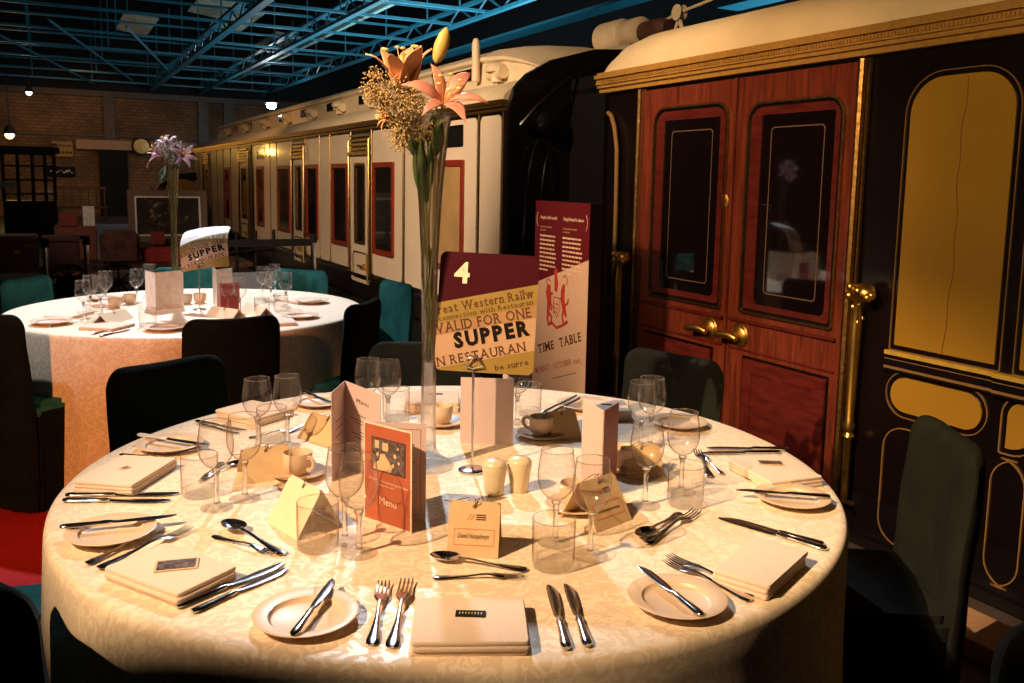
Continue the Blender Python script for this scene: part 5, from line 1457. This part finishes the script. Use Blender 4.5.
# ------------------------------------------------------------------ exhibition board (time table)
def at_v(px, py, v):
    d = _F+R2*((px-512)/F_PX)-U2*((py-Y0)/F_PX)
    n = Vector((math.cos(BA), math.sin(BA), 0)); k = Vector((-math.sin(BA), math.cos(BA), 0))
    t = v/d.dot(n); P_ = Vector((0, 0, CAM_H))+d*t
    return P_.dot(k), P_.z
VB = 2.3
uL, uR = 4.08, 3.55; Wd = uL-uR; Hb = 1.36
o = bw(VB, uL, 0); xd = bw(VB, uR, 0)-o
t = thing('exhibition_board', 'upright maroon and cream board reading TIME TABLE beside the coaches', 'display board', T=frame_T(o, xd))
def bl(px, py):
    u, z = at_v(px, py, VB); return (uL-u, z)
lp = rr(0, Wd, .02, Hb, .006, 2)
p1, p2 = bl(534, 283), bl(589, 260); dx, dy = p2[0]-p1[0], p2[1]-p1[1]; c_ = -dy*p1[0]+dx*p1[1]
up = clip(lp, dy, -dx, -c_); lo = clip(lp, -dy, dx, c_)
MB().plate(rr(0, Wd, 0, Hb+.003, .006, 2), Z0(-.075), Z0(-.002)).build('board_core', M['body_dark'], t)
MB().plate(up, Z0(-.002), Z0(0)).build('maroon_panel', M['menu_red'] if False else mat('maroon_board', (.12, .008, .016), .6, var=.04, spec=.2), t)
MB().plate(lo, Z0(-.002), Z0(0)).build('cream_panel', M['banner_white'], t)
L = []
a_, b_ = bl(540, 217), bl(556, 217); L.append(text('Royal staff coach', 'l', M['gold_ink'], t, TX(.06, 1.262), w=.165, h=.022, bold=.02))
L.append(text("King Edward's saloon", 'l', M['gold_ink'], t, TX(.29, 1.262), w=.19, h=.022, bold=.02))
for x0, wd in ((.055, .17), (.285, .19)):
    L.append(MB().box(x0, x0+wd*.7, 1.222, 1.229, .0003, .0006).build('l', M['tan_print'], t)); L.append(MB().box(x0, x0+wd*.35, 1.205, 1.212, .0003, .0006).build('l', M['tan_print'], t))
    rnd = random.Random(3)
    for k in range(9):
        y = 1.175-.0222*k; ww = wd*(rnd.uniform(.88, 1) if k < 8 else .5); bx = MB(); x = x0
        while x < x0+ww:
            s_ = rnd.uniform(.012, .032); bx.box(x, min(x+s_, x0+ww), y, y+.009, .0003, .0006); x += s_+.005
        L.append(bx.build('l', M['gold_ink'], t))
for x, s_ in ((.03, -1), (.50, 1)):
    L.append(MB().tube([(x, 1.30, .0005), (x+s_*.012, 1.275, .0005), (x+s_*.012, 1.25, .0005), (x, 1.225, .0005)], .0015, 4).build('l', M['gold_ink'], t))
def line_on(body, pa, pb, hpx, m, bold, fn='s'):
    a, b = bl(*pa), bl(*pb); rot = math.atan2(b[1]-a[1], b[0]-a[0]); w_ = math.hypot(b[0]-a[0], b[1]-a[1])
    _, zt_ = bl(pa[0], pa[1]-hpx); L.append(serif_text(body, m, t, TX(a[0], a[1], rot), w_, (zt_-a[1])*.95, bold, 'l'))
line_on('TIME', (538.5, 353), (554.5, 348.5), 9, M['brown_ink'], .02); line_on('TABLE', (560, 347), (581.5, 341), 9.5, M['brown_ink'], .02)
line_on('MONDAY,', (536, 373.5), (550.5, 369), 6, M['crest_red'], .01); line_on('OCTOBER', (554, 369), (571.5, 364.5), 6, M['crest_red'], .01); line_on('1st', (574.5, 364), (580.5, 362.5), 5, M['crest_red'], .01)
a, b = bl(552, 378.5), bl(576, 373); L.append(MB().tube([(*a, .0005), (*b, .0005)], .0015, 4).build('l', M['brown_ink'], t))
join_text(L)
# crest: crown over a shield with two rearing supporters
cx, cy = bl(557, 303); b = MB(); zz = (.0002, .0008)
def blob(pts, r): b.tube([(cx+x*1.1, cy+y*1.15, .0006) for x, y in pts], [q*1.35 for q in r] if isinstance(r, list) else r*1.35, 6, flat=.06)
blob([(-.085, -.09), (-.078, -.04), (-.07, 0), (-.082, .04), (-.075, .075)], [.006, .011, .016, .020, .010]); blob([(-.07, .0), (-.045, -.02), (-.05, -.04)], .006); blob([(-.07, .03), (-.04, .04)], .006); blob([(-.085, -.09), (-.07, -.10)], .005); blob([(-.075, -.05), (-.045, -.07), (-.05, -.1)], .006)
blob([(.085, -.05), (.065, -.02), (.05, .02), (.05, .06), (.06, .09)], [.006, .012, .014, .014, .007]); blob([(.05, .03), (.03, .02)], .006); blob([(.06, -.01), (.095, .01), (.10, .03)], .005); blob([(.065, -.02), (.05, -.05), (.06, -.08)], .006)
blob([(-.012, .05), (-.01, .09), (-.015, .12), (-.02, .16)], [.010, .014, .010, .004]); blob([(-.035, .14), (-.02, .13), (.0, .15)], .004)
for k in range(9): b.plate([(cx-.03+.012*(k % 4)+.005*math.cos(a_), cy-.05+.022*(k//3)+.007*math.sin(a_)) for a_ in [j*PI/3 for j in range(6)]], Z0(zz[0]), Z0(zz[1]))
b.ring([(cx+x, cy+y) for x, y in ((-.035, .03), (.03, .03), (.032, -.03), (0, -.08), (-.036, -.03))], [(cx+x*.85, cy+y*.88-.002) for x, y in ((-.035, .03), (.03, .03), (.032, -.03), (0, -.08), (-.036, -.03))], Z0(zz[0]), Z0(zz[1]))
blob([(-.08, -.11), (-.04, -.095), (0, -.112), (.05, -.095), (.10, -.07)], .006); blob([(-.09, .06), (-.10, .09), (-.08, .10), (-.06, .09)], .003); blob([(.08, .09), (.09, .11), (.07, .13), (.05, .12)], .003)
b.build('crest', M['crest_red'], t)
MB().box(-.02, Wd+.02, 0, .02, -.16, .06).build('foot_plate', M['black'], t)

# ------------------------------------------------------------------ light
def spot(name, loc, tgt, W_, col, ang, blend=.3, size=.08):
    l = bpy.data.lights.new(name, 'SPOT'); l.energy = W_; l.color = col; l.spot_size = math.radians(ang); l.spot_blend = blend; l.shadow_soft_size = size
    o = bpy.data.objects.new(name, l); COL.objects.link(o); o.location = loc
    o.rotation_euler = (Vector(tgt)-Vector(loc)).to_track_quat('-Z', 'Y').to_euler(); return o
def area(name, loc, tgt, W_, col, sx, sy):
    l = bpy.data.lights.new(name, 'AREA'); l.energy = W_; l.color = col; l.shape = 'RECTANGLE'; l.size = sx; l.size_y = sy
    o = bpy.data.objects.new(name, l); COL.objects.link(o); o.location = loc
    o.rotation_euler = (Vector(tgt)-Vector(loc)).to_track_quat('-Z', 'Y').to_euler(); return o
WARM = (1, .60, .30); WHITE = (1, .88, .78); COOL = (.78, .86, 1)
spot('stage_spot_table', (-2.75, -.55, 4.1), (.13, 2.32, .75), 1750, (1, .665, .385), 26, .55, .016)
spot('stage_spot_back', (-.9, 6.6, 4.3), (-.25, 2.3, .75), 800, COOL, 24, .6, .05)
spot('stage_spot_far_table', (-2.9, 7.4, 4.4), (-1.75, 4.65, .75), 1500, (.86, .90, 1), 25, .3, .06)
spot('stage_spot_far_front', (-2.0, .2, 2.3), (-1.75, 4.1, .25), 470, (1, .36, .11), 26, .4, .08)
spot('stage_spot_far_top', (-3.4, 2.2, 4.3), (-1.75, 4.65, .8), 400, (.95, .93, 1), 26, .4, .06)
spot('stage_spot_door', (-3.6, .8, 4.0), tuple(bw(2.9, 3.4, 1.35)), 1100, WARM, 25, .9, .12)
spot('stage_spot_roof', (-2.6, 2.5, 4.2), tuple(bw(3.3, 4.6, 2.5)), 800, (1, .72, .45), 40, .8, .12)
spot('stage_spot_coach', tuple(bw(-1.5, 4.5, 3.9)), tuple(bw(2.9, 8.2, 1.5)), 1700, (1, .74, .52), 54, .7, .12)
spot('stage_spot_coach_far', tuple(bw(.2, 12, 4.0)), tuple(bw(2.9, 15, 1.3)), 240, (1, .60, .32), 80, .8, .12)
spot('stage_spot_panel', tuple(bw(-1.2, .9, 3.0)), tuple(bw(2.9, 1.7, 1.6)), 340, (1, .68, .32), 62, .6, .15)
spot('fill_spot_board', tuple(bw(-2.2, 2.4, 3.2)), tuple(bw(2.3, 3.8, .75)), 260, (1, .66, .44), 15, .5, .06)  # fill added to brighten the board
spot('fill_spot_painting', tuple(bw(-1.2, 8.5, 3.4)), tuple(bw(1.1, 11.9, .8)), 160, (1, .75, .55), 34, .7, .1)  # extra spot added to lift the dark painting and its frame
# lantern of the table spot, and an added flag shading the cloth's near drop
Lp_ = Vector((-2.75, -.55, 4.1)); FR = .30; an = math.radians(256)
Pt = Vector((C1.x+(TR-.012)*math.cos(an), C1.y+(TR-.012)*math.sin(an), TZ)); tn = Vector((-math.sin(an), math.cos(an), 0))
rd = Pt-Lp_; out_ = rd.cross(tn).normalized()
if out_.dot(Vector((C1.x, C1.y, TZ))-Lp_) > 0: out_ = -out_
t = thing('added_shade_flag', 'unseen black flag panel added to shade the near drop of the foreground tablecloth', 'added shade flag', Lp_+rd*FR)
b = MB(); q = [tn*-.45, tn*.45, tn*.45+out_*.40, tn*-.45+out_*.40]; th_ = rd.normalized()*.003
b.add(q+[v+th_ for v in q], [(0, 1, 2, 3), (7, 6, 5, 4), (0, 4, 5, 1), (1, 5, 6, 2), (2, 6, 7, 3), (3, 7, 4, 0)]); b.build('panel', M['black'], t)
MB().tube([tuple(out_*.4), tuple(out_*.4+Vector((0, 0, 4.4)))], .012, 6).build('hanger', M['black'], t)
t = thing('stage_lantern', 'black stage lantern up above the front left of the table', 'lamp', Lp_)
ax_ = (Vector((.13, 2.32, .75))-Lp_).normalized(); qm = Vector((0, 0, 1)).rotation_difference(ax_).to_matrix().to_4x4()
MB().lathe([(.02, -.36), (.09, -.34), (.11, -.28), (.11, -.04), (.12, -.03), (.12, -.02), (.105, -.02), (.10, -.28), (.02, -.30)], 28, qm, True, True).build('housing', M['black'], t, smooth=True)
MB().tube([(0, 0, .1), (0, 0, 3.4)], .015, 8).build('hanger', M['black'], t)
area('truss_wash', tuple(bw(6.0, 17, 2.9)), tuple(bw(5.9, 18, 6)), 230, (.70, .93, 1), 2.0, 9)
area('truss_wash_right', tuple(bw(9.5, 9, 2.9)), tuple(bw(8.8, 11, 5)), 110, (.6, .9, 1), 1.5, 5)
spot('brick_wash', tuple(bw(1, 27, 4.3)), tuple(bw(1.0, 34, 1.0)), 230, (1, .50, .16), 76, .9, .2)
w = bpy.data.worlds.new('dim_hall'); SC.world = w; w.use_nodes = True
w.node_tree.nodes['Background'].inputs[0].default_value = (.45, .30, .25, 1); w.node_tree.nodes['Background'].inputs[1].default_value = .006
vs = SC.view_settings; vs.view_transform = 'Standard'; vs.look = 'None'; vs.gamma = 1; vs.use_curve_mapping = False; vs.exposure = 0
SC.cycles.transparent_max_bounces = 24; SC.cycles.max_bounces = 12; SC.cycles.transmission_bounces = 10
SC.cycles.sample_clamp_indirect = 4
for o in SC.objects:
    if '_o' in o: del o['_o']
